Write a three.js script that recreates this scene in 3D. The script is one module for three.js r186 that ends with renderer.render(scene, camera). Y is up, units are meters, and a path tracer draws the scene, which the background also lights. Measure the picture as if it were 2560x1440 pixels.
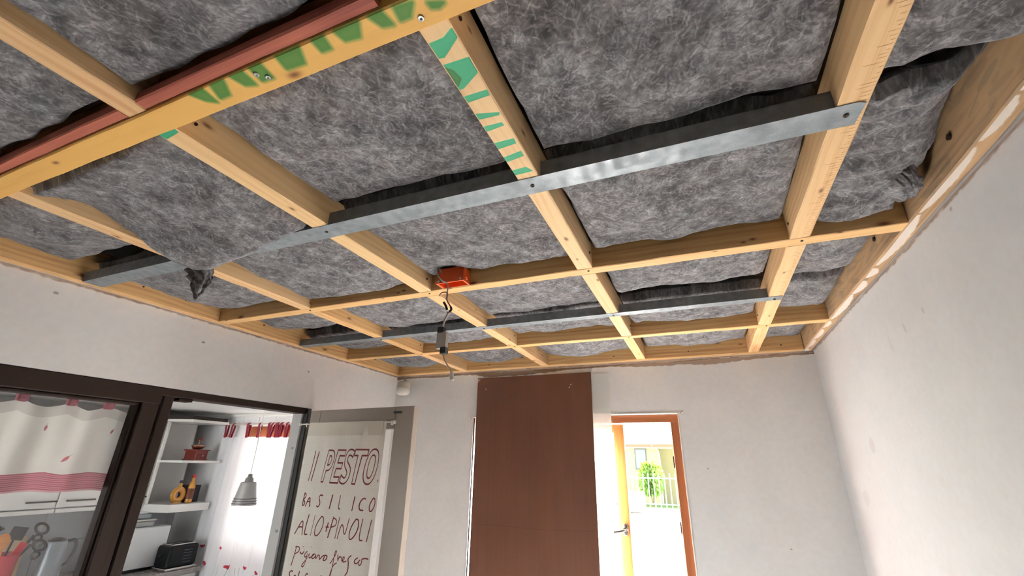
import * as THREE from 'three';
import { mergeGeometries } from 'three/addons/utils/BufferGeometryUtils.js';
import { RoundedBoxGeometry } from 'three/addons/geometries/RoundedBoxGeometry.js';

// ---------------------------------------------------------------- camera, sky, sun, exposure
const scene = new THREE.Scene();
const camera = new THREE.PerspectiveCamera(66.85, 16 / 9, 0.05, 200);
camera.rotation.order = 'YXZ';
camera.position.set(0, 1.81, 0);
camera.rotation.set(0.3802, 0.4014, 0.02115);

scene.background = new THREE.Color(0.9, 0.96, 1.0);
scene.backgroundIntensity = 2.6;

const sun = new THREE.DirectionalLight(new THREE.Color(1.0, 1.0, 1.0), 135);
sun.position.set(2.8, 11.5, -10.4);
sun.target.position.set(-0.8, 0, -1.5);
sun.castShadow = true;
sun.shadow.mapSize.set(2048, 2048);
Object.assign(sun.shadow.camera, { left: -8, right: 8, top: 8, bottom: -8, near: 0.5, far: 40 });
scene.add(sun, sun.target);

const renderer = new THREE.WebGLRenderer({ antialias: true });
renderer.toneMapping = THREE.LinearToneMapping;
renderer.toneMappingExposure = 2.22;
renderer.shadowMap.enabled = true;

// ---------------------------------------------------------------- helpers
function rngOf(seed) { let s = seed | 0; return () => { s = (s + 0x6d2b79f5) | 0; let t = Math.imul(s ^ (s >>> 15), 1 | s); t = (t + Math.imul(t ^ (t >>> 7), 61 | t)) ^ t; return ((t ^ (t >>> 14)) >>> 0) / 4294967296; }; }
function hash2(i, j, s) { let h = Math.imul(i, 374761393) ^ Math.imul(j, 668265263) ^ Math.imul(s, 1442695041); h = Math.imul(h ^ (h >>> 13), 1274126177); return ((h ^ (h >>> 16)) >>> 0) / 4294967296; }
function noise2(x, y, s = 1, px = 0, py = 0) {                       // value noise 0..1; px, py: periods for a texture that repeats
  const i = Math.floor(x), j = Math.floor(y), fx = x - i, fy = y - j, u = fx * fx * (3 - 2 * fx), v = fy * fy * (3 - 2 * fy);
  const w = (a, p) => (p ? ((a % p) + p) % p : a);
  const a = hash2(w(i, px), w(j, py), s), b = hash2(w(i + 1, px), w(j, py), s), c = hash2(w(i, px), w(j + 1, py), s), d = hash2(w(i + 1, px), w(j + 1, py), s);
  return a + (b - a) * u + (c - a) * v + (a - b - c + d) * u * v;
}
const clamp = (x, a = 0, b = 1) => Math.min(b, Math.max(a, x));
const lerp = (a, b, t) => a + (b - a) * t;
const smooth = (a, b, x) => { const t = clamp((x - a) / (b - a)); return t * t * (3 - 2 * t); };

function canvas(w, h) { const c = document.createElement('canvas'); c.width = w; c.height = h; return c; }
function texOf(c, { srgb = true, repeat = true } = {}) {
  const t = new THREE.CanvasTexture(c);
  if (srgb) t.colorSpace = THREE.SRGBColorSpace;
  t.wrapS = t.wrapT = repeat ? THREE.RepeatWrapping : THREE.ClampToEdgeWrapping;
  t.magFilter = THREE.LinearFilter; t.anisotropy = 8;
  return t;
}
function pixels(w, h, f) {                                           // f(x, y) -> [r, g, b] in 0..255
  const c = canvas(w, h), g = c.getContext('2d'), im = g.createImageData(w, h);
  for (let y = 0, k = 0; y < h; y++) for (let x = 0; x < w; x++, k += 4) { const p = f(x, y); im.data[k] = p[0]; im.data[k + 1] = p[1]; im.data[k + 2] = p[2]; im.data[k + 3] = 255; }
  g.putImageData(im, 0, 0); return c;
}
const std = (o) => new THREE.MeshStandardMaterial({ roughness: 0.8, ...o });
const phys = (o) => new THREE.MeshPhysicalMaterial({ roughness: 0.8, ...o });

const taken = new Map();
function numbered(name) { const n = taken.get(name) ?? 0; taken.set(name, n + 1); return n ? name + '_' + String(n).padStart(3, '0') : name; }
function shade(m) { m.castShadow = m.receiveShadow = true; return m; }
function thing(name, label, category, group, pos = [0, 0, 0], turn = 0) {
  const o = new THREE.Group(); o.name = numbered(name); o.position.set(...pos); o.rotation.y = turn;
  o.userData = { label, category }; if (group) o.userData.group = group;
  scene.add(o); return o;
}
function struct(name, label, category) { const o = new THREE.Group(); o.name = name; o.userData = { label, category, kind: 'structure' }; scene.add(o); return o; }
function part(name, geo, mat, parent, pos, label) {
  const m = shade(new THREE.Mesh(geo, mat)); m.name = name; if (pos) m.position.set(...pos);
  if (label) m.userData.label = label;
  parent.add(m); return m;
}
function solo(name, label, category, geo, mat, pos, kind) {
  const m = shade(new THREE.Mesh(geo, mat)); m.name = numbered(name); if (pos) m.position.set(...pos);
  m.userData = { label, category }; if (kind) m.userData.kind = kind; scene.add(m); return m;
}
const box = (x0, x1, y0, y1, z0, z1) => new THREE.BoxGeometry(x1 - x0, y1 - y0, z1 - z0).translate((x0 + x1) / 2, (y0 + y1) / 2, (z0 + z1) / 2);
const rbox = (x0, x1, y0, y1, z0, z1, r = 0.004) => new RoundedBoxGeometry(Math.abs(x1 - x0), Math.abs(y1 - y0), Math.abs(z1 - z0), 2, r).translate((x0 + x1) / 2, (y0 + y1) / 2, (z0 + z1) / 2);
const V = (x, y, z) => new THREE.Vector3(x, y, z);
const tube = (pts, r, seg = 40, rad = 8) => new THREE.TubeGeometry(new THREE.CatmullRomCurve3(pts.map((p) => V(...p))), seg, r, rad);
const lathe = (pts, seg = 32) => new THREE.LatheGeometry(pts.map((p) => new THREE.Vector2(...p)), seg);
const cyl = (r0, r1, h, seg = 20) => new THREE.CylinderGeometry(r0, r1, h, seg);
function sheet(w, h, nu, nv, f) {                                    // f(u, v) -> [x, y, z]; uv 0..1
  const g = new THREE.PlaneGeometry(1, 1, nu, nv), p = g.attributes.position, uv = g.attributes.uv;
  for (let i = 0; i < p.count; i++) { const q = f(uv.getX(i), uv.getY(i)); p.setXYZ(i, q[0], q[1], q[2]); }
  g.computeVertexNormals(); return g;
}

// ---------------------------------------------------------------- wood
function woodCanvas(W, H, lu, lv, seed, { light, dark, knots = [], contrast = 1, wrap = true, mottled = 0 }) {
  const pu = wrap ? 1 : 0;
  return pixels(W, H, (x, y) => {
    const u = x / W * lu, v = (1 - y / H) * lv;
    let d = 0, kd = 0;
    for (const [ku, kv, r] of knots) {
      const du = (u - ku) / (r * 2.2), dv = (v - kv) / r, q = du * du + dv * dv;
      d += Math.sign(dv || 1) * Math.exp(-q * 0.35) * r * 1.2;
      kd = Math.max(kd, Math.exp(-q * 1.6));
    }
    const px = (f) => (wrap ? Math.max(1, Math.round(lu * f)) : 0), py = (f) => (wrap ? Math.max(1, Math.round(lv * f)) : 0);
    const nf = (fu, fv, s) => noise2(wrap ? u / lu * px(fu) : u * fu, wrap ? (v + d) / lv * py(fv) : (v + d) * fv, s, px(fu), py(fv));
    const warp = nf(2.5, 14, seed) * 0.9 + nf(7, 40, seed + 1) * 0.25;
    const ring = 0.5 + 0.5 * Math.sin((v + d) * 300 + warp * 9);
    const fine = nf(10, 420, seed + 2), coarse = nf(1.6, 22, seed + 3), blot = nf(9, 12, seed + 4);
    let t = clamp((ring * 0.26 + fine * 0.3 + coarse * 0.5 - 0.25) * contrast + mottled * (blot - 0.5));
    t = t * t * 0.9;
    const k = kd * 0.85;
    return [0, 1, 2].map((c) => lerp(lerp(light[c], dark[c], t), [96, 52, 24][c], k));
  });
}
const pineA = { light: [220, 182, 134], dark: [180, 130, 82] };
const pineB = { light: [214, 172, 116], dark: [168, 116, 66] };
const kn = (seed, n, lu, lv) => { const r = rngOf(seed); return Array.from({ length: n }, () => [r() * lu, r() * lv, 0.003 + r() * 0.006]); };
const pineMats = [
  woodCanvas(1536, 384, 1.2, 0.3, 11, { ...pineA, knots: kn(5, 11, 1.2, 0.3), contrast: 1.3, mottled: 0.28 }),
  woodCanvas(1536, 384, 1.2, 0.3, 31, { ...pineB, knots: kn(9, 12, 1.2, 0.3), contrast: 1.3, mottled: 0.2 }),
  woodCanvas(1536, 384, 1.2, 0.3, 57, { light: [222, 182, 132], dark: [186, 130, 78], knots: kn(15, 9, 1.2, 0.3), contrast: 1.45, mottled: 0.45 }),
].map((c) => { const t = texOf(c); t.repeat.set(1 / 1.2, 1 / 0.3); return std({ map: t, bumpMap: t, bumpScale: 0.0006, roughness: 0.72 }); });

function timberGeo(len, w, h, seed, { ch = 0.0025, wob = 0.0008, uvOff = true, capEnds = true } = {}) {   // local: length +X, width Z (-w/2..w/2), height Y (0..h)
  const loop = [], c = ch;
  const pts = [[-w / 2 + c, 0], [w / 2 - c, 0], [w / 2, c], [w / 2, h - c], [w / 2 - c, h], [-w / 2 + c, h], [-w / 2, h - c], [-w / 2, c]];
  let s = 0; const ss = [];
  for (let i = 0; i <= 8; i++) { const p = pts[i % 8], q = pts[(i + 7) % 8]; if (i) s += Math.hypot(p[0] - q[0], p[1] - q[1]); ss.push(s + c); }
  const n = Math.max(2, Math.round(len / 0.06)), r = rngOf(seed * 77 + 5), ou = uvOff ? r() * 1.2 : 0, ov = uvOff ? r() * 0.3 : 0;
  const pos = [], uv = [], idx = [], nor = [];
  for (let f = 0; f < 8; f++) {                                      // one strip for each face, so that edges stay crisp
    const a = pts[f], b = pts[(f + 1) % 8], base = pos.length / 3;
    for (let i = 0; i <= n; i++) for (const [k, p] of [[0, a], [1, b]]) {
      const ws = ss[f + k], wy = (noise2(i * 0.7, f + k + (f + k === 8 ? -8 : 0), seed) - 0.5) * wob * 2, wz = (noise2(i * 0.6 + 40, (f + k) % 8, seed) - 0.5) * wob * 2;
      pos.push(i / n * len, p[1] + wy, p[0] + wz); uv.push(i / n * len + ou, ws + ov);
    }
    for (let i = 0; i < n; i++) { const q = base + i * 2; idx.push(q, q + 2, q + 1, q + 1, q + 2, q + 3); }
  }
  if (capEnds) for (const [x, flip] of [[0, 0], [len, 1]]) {
    const base = pos.length / 3;
    for (const p of pts) { pos.push(x, p[1], p[0]); uv.push(p[0] * 0.6 + ou, p[1] + ov); }
    for (let i = 1; i < 7; i++) flip ? idx.push(base, base + i + 1, base + i) : idx.push(base, base + i, base + i + 1);
  }
  const g = new THREE.BufferGeometry();
  g.setAttribute('position', new THREE.Float32BufferAttribute(pos, 3)); g.setAttribute('uv', new THREE.Float32BufferAttribute(uv, 2));
  g.setIndex(idx); g.computeVertexNormals();
  return g;
}
const alongX = (g, x0, y0, zc) => g.translate(x0, y0, zc);
const alongZ = (g, xc, y0, z0) => g.rotateY(Math.PI / 2).translate(xc, y0, z0);   // runs from z0 towards -z

// ---------------------------------------------------------------- the shell of the room
const XL = -2.089, XR = 0.6, ZF = -2.735, ZB = 4.4, TOP = 2.78;
function plasterCanvas(w, h, lu, lv, seed, base, draw) {
  const c = pixels(w, h, (x, y) => {
    const u = x / w * lu, v = y / h * lv;
    const t = (noise2(u * 2.2, v * 2.2, seed) - 0.5) * 6 + (noise2(u * 9, v * 9, seed + 1) - 0.5) * 5 + (noise2(u * 60, v * 60, seed + 2) - 0.5) * 4;
    return base.map((b) => clamp(b + t, 0, 255));
  });
  if (draw) draw(c.getContext('2d'), w / lu, h / lv);
  return c;
}
const plasterBump = texOf(pixels(512, 512, (x, y) => { const t = noise2(x / 8, y / 8, 3, 64, 64) * 120 + noise2(x / 2.5, y / 2.5, 4) * 60 + noise2(x / 60, y / 60, 5) * 70; return [t, t, t]; }), { srgb: false });
plasterBump.repeat.set(1 / 0.6, 1 / 0.6);
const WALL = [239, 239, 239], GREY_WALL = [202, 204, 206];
function tornBand(g, k, lu, y0, seed, lo, hi) {                      // bare plaster left where the cornice was pulled off, jagged along its lower edge
  const cols = ['rgb(150,132,118)', 'rgb(122,102,88)', 'rgb(176,160,146)'];
  const r = rngOf(seed);
  for (let layer = 0; layer < 3; layer++) {
    g.fillStyle = cols[layer]; g.beginPath(); g.moveTo(0, y0 * k);
    for (let x = 0; x <= lu; x += 0.008) {
      const d = lo + (hi - lo) * Math.pow(noise2(x * 5 + layer * 9, 0.5, seed), 1.6) * (layer === 2 ? noise2(x * 3, 8, seed) : 1) + (noise2(x * 70, layer, seed) - 0.5) * 0.006;
      g.lineTo(x * k, (y0 + Math.max(0.001, d * (layer ? 0.6 : 1))) * k);
    }
    g.lineTo(lu * k, y0 * k); g.fill();
  }
  for (let i = 0; i < 90; i++) { g.fillStyle = ['rgba(90,70,58,.5)', 'rgba(205,196,186,.7)'][i % 2]; g.fillRect(r() * lu * k, (y0 + r() * lo * 1.3) * k, (0.01 + r() * 0.05) * k, (0.001 + r() * 0.003) * k); }
}
function wallMat(seed, lu, lv, u0, draw, base = WALL) {
  const t = texOf(plasterCanvas(2048, Math.round(2048 * lv / lu), lu, lv, seed, base, draw), { repeat: false });
  t.repeat.set(1 / lu, 1 / lv); t.offset.set(-u0 / lu, 0);
  return std({ map: t, bumpMap: plasterBump, bumpScale: 0.0004, roughness: 0.62 });
}
function wallGeo(outline, holes, depth) {
  const s = new THREE.Shape(outline.map((p) => new THREE.Vector2(...p)));
  for (const h of holes) s.holes.push(new THREE.Path(h.map((p) => new THREE.Vector2(...p))));
  return new THREE.ExtrudeGeometry(s, { depth, bevelEnabled: false });
}
const rect = (a, b, c, d) => [[a, c], [b, c], [b, d], [a, d]];

// far wall with the window opening
const WX0 = -1.422, WX1 = -0.122, WY0 = 0.25, WY1 = 2.088;
const farMat = wallMat(21, 3.0, TOP, -2.3, (g, k) => {
  tornBand(g, k, 3.0, TOP - 2.398, 5, 0.012, 0.05);
  g.fillStyle = 'rgba(120,108,100,.5)'; for (const [x, y] of [[1.66, 0.35], [2.3, 0.6], [2.5, 1.1], [2.62, 0.95], [1.78, 0.46]]) { g.beginPath(); g.ellipse(x * k, (TOP - 2.4 + y) * k, 3, 2, 0.4, 0, 7); g.fill(); }
});
{ const o = struct('wall_far', 'white plastered far wall with the tall window opening', 'wall');
  const m = part('plaster', wallGeo(rect(XL - 0.1, XR + 0.12, 0, TOP), [rect(WX0, WX1, WY0, WY1).reverse()], 0.15), farMat, o, [0, 0, ZF - 0.15]); }
// left wall (local x = -z): opening for the dark frame
const LZ0 = 0.2, LZ1 = 1.975, LTOP = 2.078;
const leftMat = wallMat(44, 7.4, TOP, -4.5, (g, k) => {
  tornBand(g, k, 7.4, TOP - 2.4, 8, 0.006, 0.014);
  g.fillStyle = 'rgba(110,96,90,.7)'; for (const [s, y] of [[0.72, 2.345], [1.27, 2.30], [1.9, 2.28]]) { g.beginPath(); g.ellipse((s + 4.5) * k, (TOP - y) * k, 2.2, 1.2, 0, 0, 7); g.fill(); }
});
{ const o = struct('wall_left', 'plastered left wall above the dark framed kitchen doorway', 'wall');
  const g = wallGeo([[-ZB, 0], [LZ0, 0], [LZ0, LTOP], [LZ1, LTOP], [LZ1, 0], [-ZF, 0], [-ZF, TOP], [-ZB, TOP]], [], 0.1);
  const m = part('plaster', g, leftMat, o, [XL - 0.1, 0, 0]); m.rotation.y = Math.PI / 2; }
const rightMat = wallMat(63, 7.4, TOP, -4.5, (g, k) => {
  tornBand(g, k, 7.4, TOP - 2.402, 15, 0.004, 0.012);
  const r = rngOf(8);
  for (const [s, y, w, h, a] of [[1.62, 2.21, .007, .016, .16], [1.48, 2.22, .006, .009, .22], [1.75, 2.19, .012, .03, .07], [2.2, 1.9, .03, .03, .12], [1.2, 2.38, .006, .004, .6], [2.45, 1.7, .04, .03, .1]]) { g.fillStyle = `rgba(128,104,112,${a})`; g.beginPath(); g.ellipse((s + 4.5) * k, (TOP - y) * k, w * k, h * k, 0.2, 0, 7); g.fill(); }
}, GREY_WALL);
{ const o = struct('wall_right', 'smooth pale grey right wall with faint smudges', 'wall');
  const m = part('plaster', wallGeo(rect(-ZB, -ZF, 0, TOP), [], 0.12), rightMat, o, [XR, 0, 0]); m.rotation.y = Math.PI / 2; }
const plainWall = (() => { const t = texOf(plasterCanvas(1024, 1024, 3, 3, 77, WALL)); t.repeat.set(1 / 3, 1 / 3); return std({ map: t, bumpMap: plasterBump, bumpScale: 0.0004, roughness: 0.7 }); })();
{ const o = struct('wall_back', 'taupe painted back wall behind the viewer', 'wall'); part('plaster', wallGeo(rect(XL - 0.1, XR + 0.12, 0, TOP), [], 0.12), std({ color: 0x7d7468, roughness: 0.8 }), o, [0, 0, ZB]); }
{ const t = texOf(pixels(512, 512, (x, y) => { const n = noise2(x / 40, y / 40, 9) * 14 + noise2(x / 5, y / 5, 10) * 8; return [226 + n, 225 + n, 222 + n]; })); t.repeat.set(1 / 1.2, 1 / 1.2);
  const o = struct('floor', 'pale tiled floor of the room', 'floor'); part('slab', box(-4.9, XR + 0.12, -0.149, 0, -3.3, ZB + 0.12), std({ map: t, roughness: 0.5 }), o); }
{ const t = texOf(woodCanvas(512, 256, 1.2, 0.6, 91, { light: [104, 82, 62], dark: [66, 48, 34] })); t.repeat.set(1 / 1.2, 1 / 0.6);
  const o = struct('ceiling', 'dark board deck above the exposed ceiling frame', 'ceiling');
  part('deck', box(-4.9, XR + 0.12, TOP, TOP + 0.1, -3.3, ZB + 0.12), std({ map: t, roughness: 0.9 }), o); }

{ const o = struct('ceiling_board', 'plasterboard still fixed to the back half of the ceiling', 'ceiling'); part('board', box(XL, XR, 2.385, 2.398, 0.75, ZB), plainWall, o); }

// ---------------------------------------------------------------- ceiling frame: joists, cross timbers, metal channels, ledgers
const H = 2.4, JX = { A: [-1.525, -1.474], B: [-0.926, -0.874], C: [-0.314, -0.264], D: [0.288, 0.338] };
const N1 = [-0.316, -0.365], N3 = [-1.284, -1.332], N4 = [-2.142, -2.186], CH1 = [-0.760, -0.820], CH2 = [-1.762, -1.806];
const ledL = -2.048, ledF = -2.692, ledR = 0.553;
const nailMat = std({ color: 0x3a2a20, roughness: 0.5, metalness: 0.5 }), steelDot = std({ color: 0xb9b9b4, roughness: 0.35, metalness: 0.8 });
const nailGeo = cyl(0.0035, 0.0035, 0.004, 10), screwGeo = lathe([[0, -0.002], [0.003, -0.002], [0.0045, 0], [0.0045, 0.0015], [0.0018, 0.0015], [0.0016, -0.0006], [0, -0.0006]].reverse(), 12);
function nailOnSide(parent, x, y, z, dirX) { const m = part('nail', nailGeo, nailMat, parent, [x, y, z]); m.rotation.z = Math.PI / 2; return m; }

function paintedCanvas(len, w, h, seed, wood, marks, W = 2048, soft = 0) {     // a timber's own skin: u along the length, v round it, the bottom face first
  const per = 2 * (w + h), Hh = Math.round(W * per / len), c = woodCanvas(W, Hh, len, per, seed, { ...wood, wrap: false }), g = c.getContext('2d');
  const k = W / len;
  for (const { pts, col, a = 1, blur = soft, line = 0.004 } of marks) {
    for (let pass = 0; pass < (blur ? 6 : 1); pass++) {
      const grow = blur ? (1 - pass / 5) * blur : 0;
      g.globalAlpha = blur ? (pass === 5 ? a * 0.8 : 0.16) : a;
      g.fillStyle = g.strokeStyle = col; g.lineJoin = 'round'; g.lineWidth = (line + grow * 2) * k;
      g.beginPath(); pts.forEach(([u, v], i) => g[i ? 'lineTo' : 'moveTo'](u * k, Hh - v * k)); g.closePath(); g.fill(); if (blur || pts.length) g.stroke();
    }
  }
  g.globalAlpha = 1;
  const t = texOf(c, { repeat: false }); t.repeat.set(1 / len, 1 / per);
  return std({ map: t, bumpMap: t, bumpScale: 0.0006, roughness: 0.7 });
}
// joists, each a row of lengths nailed between the cross timbers
const rowsZ = [[1.7, N1[0] + 0.001, 'back'], [N1[1], N3[0], 'mid'], [N3[1], N4[0], 'mid'], [N4[1], ledF, 'far']];
const joistText = {
  A: 'leftmost pine joist, partly hidden by the drooping grey batt near the left wall',
  B: 'second pine joist from the left wall, ending beside the orange box',
  C: 'pine joist with green paint stripes below its near end, third from the left',
  D: 'rightmost pine joist, carrying the cut ends of both metal channels',
};
const greenC = [
  [[-.313, -.391], [-.285, -.39], [-.264, -.381], [-.265, -.395], [-.303, -.418], [-.312, -.416]], [[-.311, -.433], [-.265, -.434], [-.263, -.463], [-.303, -.483], [-.311, -.484]],
  [[-.313, -.503], [-.268, -.503], [-.269, -.512], [-.311, -.514]], [[-.313, -.546], [-.27, -.557], [-.272, -.560], [-.314, -.558]], [[-.314, -.581], [-.276, -.582], [-.275, -.588], [-.315, -.592]],
  [[-.314, -.63], [-.272, -.631], [-.273, -.643], [-.314, -.646]], [[-.311, -.677], [-.273, -.671], [-.273, -.684], [-.311, -.69]], [[-.312, -.724], [-.281, -.723], [-.273, -.738], [-.313, -.739]],
];
for (const [key, [x0, x1]] of Object.entries(JX)) {
  const root = thing('ceiling_joist', joistText[key], 'joist', 'pine joists of the open ceiling'), xc = (x0 + x1) / 2, w = x1 - x0;
  rowsZ.forEach(([z0, z1], i) => {
    const len = z0 - z1, seed = key.charCodeAt(0) * 10 + i;
    let mat = pineMats[(key.charCodeAt(0) + i) % 3], own = false;
    if (key === 'C' && i === 1) {
      const wood = { light: [234, 198, 148], dark: [194, 140, 88], contrast: 1.3, mottled: 0.3, knots: [[0.42, 0.1, 0.006], [0.06, 0.1, 0.004], [0.3, 0.09, 0.005], [0.7, 0.025, 0.006], [0.84, 0.02, 0.004]] };
      const marks = greenC.map((m) => ({ pts: m.map(([x, z]) => [z0 - z, clamp(x - x0, 0.001, w - 0.003)]), col: 'rgb(44,146,104)', a: 0.93 }));
      marks.push({ pts: [[.072, .002], [.082, .012], [.1, .016], [.112, .004]], col: 'rgb(46,96,40)', a: 0.75 });
      mat = paintedCanvas(len, w, 0.09, 71, wood, marks); own = true;
    }
    if (key === 'B' && i === 1) {
      const wood = { light: [230, 194, 142], dark: [190, 138, 86], knots: [[0.05, 0.1, 0.006], [0.3, 0.03, 0.005], [0.55, 0.12, 0.005]] };
      mat = paintedCanvas(len, w, 0.09, 72, wood, [{ pts: [[0, 0.004], [0.012, 0.006], [0.008, w - 0.006], [0, w - 0.004]], col: 'rgb(30,140,100)', a: 0.9 }]); own = true;
    }
    if (key === 'D' && (i === 1 || i === 2)) {
      const r = rngOf(60 + i), marks = [], wood = { light: [224, 186, 136], dark: [184, 132, 82], contrast: 1.2, knots: [[0.2, 0.02, 0.004], [0.5, 0.12, 0.005], [0.68, 0.03, 0.005]] };
      for (let u = 0.01; u < len - 0.02; u += 0.006 + r() * 0.007) { const a = w - 0.004, b = w - 0.009 - r() * r() * 0.03; marks.push({ pts: [[u, a], [u + 0.0015, (a + b) / 2], [u + 0.001, b]], col: 'rgb(132,88,46)', a: 0.3 + r() * 0.35, line: 0.0011 }); }
      mat = paintedCanvas(len, w, 0.09, 74 + i, wood, marks); own = true;
    }
    const seg = part('timber', alongZ(timberGeo(len - 0.001, w, 0.09, seed, { uvOff: !own, wob: key === 'D' ? 0.0014 : 0.0008 }), xc, H, z0 - 0.0005), mat, root);
    const side = key === 'D' ? x0 - 0.001 : x1 + 0.001;
    for (const zz of [z0 - 0.03, z1 + 0.035]) if (zz < -0.02 && zz > -2.6) nailOnSide(root, side, H + 0.028 + noise2(zz * 9, seed, 3) * 0.02, zz);
  });
}
// cross timbers
const n1Len = 2.9, n1x0 = ledL;
const n1Green = [[[-.753, -.317], [-.723, -.318], [-.726, -.346], [-.742, -.336]], [[-.7, -.317], [-.672, -.318], [-.689, -.343], [-.711, -.343]], [[-.651, -.316], [-.624, -.318], [-.626, -.344], [-.644, -.339]], [[-.605, -.316], [-.583, -.318], [-.586, -.344], [-.608, -.343]], [[-.546, -.316], [-.501, -.317], [-.514, -.342], [-.549, -.34]], [[-.471, -.316], [-.452, -.316], [-.455, -.337], [-.471, -.336]], [[-.428, -.316], [-.387, -.317], [-.4, -.338], [-.424, -.335]], [[-.365, -.316], [-.345, -.318], [-.341, -.34], [-.356, -.337]], [[-.323, -.321], [-.296, -.323], [-.311, -.339], [-.326, -.339]], [[-.275, -.332], [-.256, -.339], [-.265, -.342], [-.274, -.339]]];
{ const w = N1[0] - N1[1], len = ledR - ledL, root = thing('cross_timber', 'yellow cross timber with green sprayed marks nearest the viewer, beside a red plank', 'timber', 'cross timbers of the open ceiling');
  const wood = { light: [214, 166, 88], dark: [182, 128, 58], contrast: 0.9, mottled: 0.25, knots: [[1.5, 0.012, 0.007], [0.82, 0.03, 0.005], [0.55, 0.03, 0.006]] };
  const mat = paintedCanvas(len, w, 0.1, 81, wood, n1Green.map((m) => ({ pts: m.map(([x, z]) => [x - ledL, clamp(z - N1[1], 0.001, w - 0.003)]), col: 'rgb(66,112,40)', a: 1 })), 2048, 0.005);
  part('timber', alongX(timberGeo(len, w, 0.1, 300, { uvOff: false }), ledL, H - 0.004, (N1[0] + N1[1]) / 2), mat, root);
  for (const [x, z] of [[-0.297, -0.347], [-0.592, -0.341], [-0.605, -0.33]]) part('screw', screwGeo, steelDot, root, [x, H - 0.0052, z]).rotation.x = Math.PI; }
{ const t = texOf(woodCanvas(1024, 256, 1.2, 0.3, 101, { light: [168, 92, 70], dark: [120, 56, 46], contrast: 1.2, mottled: 0.6 })); t.repeat.set(1 / 1.2, 1 / 0.3);
  const redMat = std({ map: t, roughness: 0.75 }), root = thing('red_plank', 'faded red-brown plank running along the near side of the yellow cross timber', 'plank');
  const stops = [ledL, JX.A[0], JX.A[1], JX.B[0], JX.B[1], -0.345];
  for (let i = 0; i < 6; i += 2) part('plank_length', alongX(timberGeo(stops[i + 1] - stops[i] - 0.002, 0.021, 0.024, 310 + i), stops[i] + 0.001, H + 0.001, N1[0] + 0.0115), redMat, root); }
function crossTimber([z0, z1], label, seed, mi, h = 0.097) {
  const root = thing('cross_timber', label, 'timber', 'cross timbers of the open ceiling');
  part('timber', alongX(timberGeo(ledR - ledL, z0 - z1, h, seed), ledL, H - 0.001, (z0 + z1) / 2), pineMats[mi], root);
  for (const [, [x0, x1]] of Object.entries(JX)) part('nail', nailGeo, nailMat, root, [(x0 + x1) / 2 + 0.008, H - 0.001, (z0 + z1) / 2 + 0.006]);
  return root;
}
crossTimber(N3, 'long pine cross timber in mid ceiling carrying the orange junction box', 340, 1);
crossTimber(N4, 'pine cross timber nearest the far wall, beyond the second metal channel', 350, 1);

// galvanised channels: flange below the joists, upright webs between them, a small return lip
const galv = (() => { const c = pixels(1024, 128, (x, y) => { const n = noise2(x / 18, y / 14, 5) * 16 + noise2(x / 120, y / 40, 6) * 14 + noise2(x / 3, y / 3, 7) * 8; return [116 + n, 121 + n, 124 + n]; }); const t = texOf(c); t.repeat.set(1 / 0.9, 1 / 0.12);
  const r = texOf(pixels(256, 256, (x, y) => { const n = 150 + noise2(x / 9, y / 30, 3) * 80; return [n, n, n]; }), { srgb: false }); r.repeat.set(1 / 0.5, 1 / 0.2);
  return std({ map: t, roughnessMap: r, roughness: 0.9, metalness: 0.75 }); })();
function planar(g, ax, ay) { const p = g.attributes.position, uv = g.attributes.uv; for (let i = 0; i < p.count; i++) uv.setXY(i, p.getComponent(i, ax), p.getComponent(i, ay)); return g; }
function channel([z0, z1], x0, x1, webH, label, skew) {
  const root = thing('metal_channel', label, 'metal channel', 'galvanised channels of the ceiling');
  const s = new THREE.Shape([new THREE.Vector2(x0, -z0), new THREE.Vector2(x1 - skew, -z0), new THREE.Vector2(x1, -z0 + 0.006), new THREE.Vector2(x1 - skew * 0.4, -z1), new THREE.Vector2(x0, -z1)]);
  const fl = new THREE.ExtrudeGeometry(s, { depth: 0.0012, bevelEnabled: false }).rotateX(-Math.PI / 2);
  part('flange', planar(fl.translate(0, H - 0.0018, 0), 0, 2), galv, root);
  const xs = [x0]; for (const [, [a, b]] of Object.entries(JX)) if (a > x0 && b < x1 + 0.06) xs.push(a - 0.002, b + 0.004); 
  for (let i = 0; i + 1 < xs.length; i += 2) {
    part('web', planar(box(xs[i], xs[i + 1], H - 0.0006, H + webH, z0 - 0.0012, z0), 0, 1), galv, root);
    part('lip', planar(box(xs[i], xs[i + 1], H + webH - 0.0012, H + webH, z0 - 0.02, z0), 0, 2), galv, root);
  }
  for (const [, [a, b]] of Object.entries(JX)) if (a < x1) part('screw', screwGeo, nailMat, root, [Math.min((a + b) / 2, x1 - 0.025), H - 0.0026, z0 - 0.028]).rotation.x = Math.PI;
  return root;
}
channel(CH1, ledL + 0.002, 0.332, 0.036, 'bright galvanised metal channel screwed under the joists nearer the viewer', 0.012);
channel(CH2, ledL + 0.002, 0.335, 0.034, 'dull galvanised metal channel between the two far cross timbers', 0.004);

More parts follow.
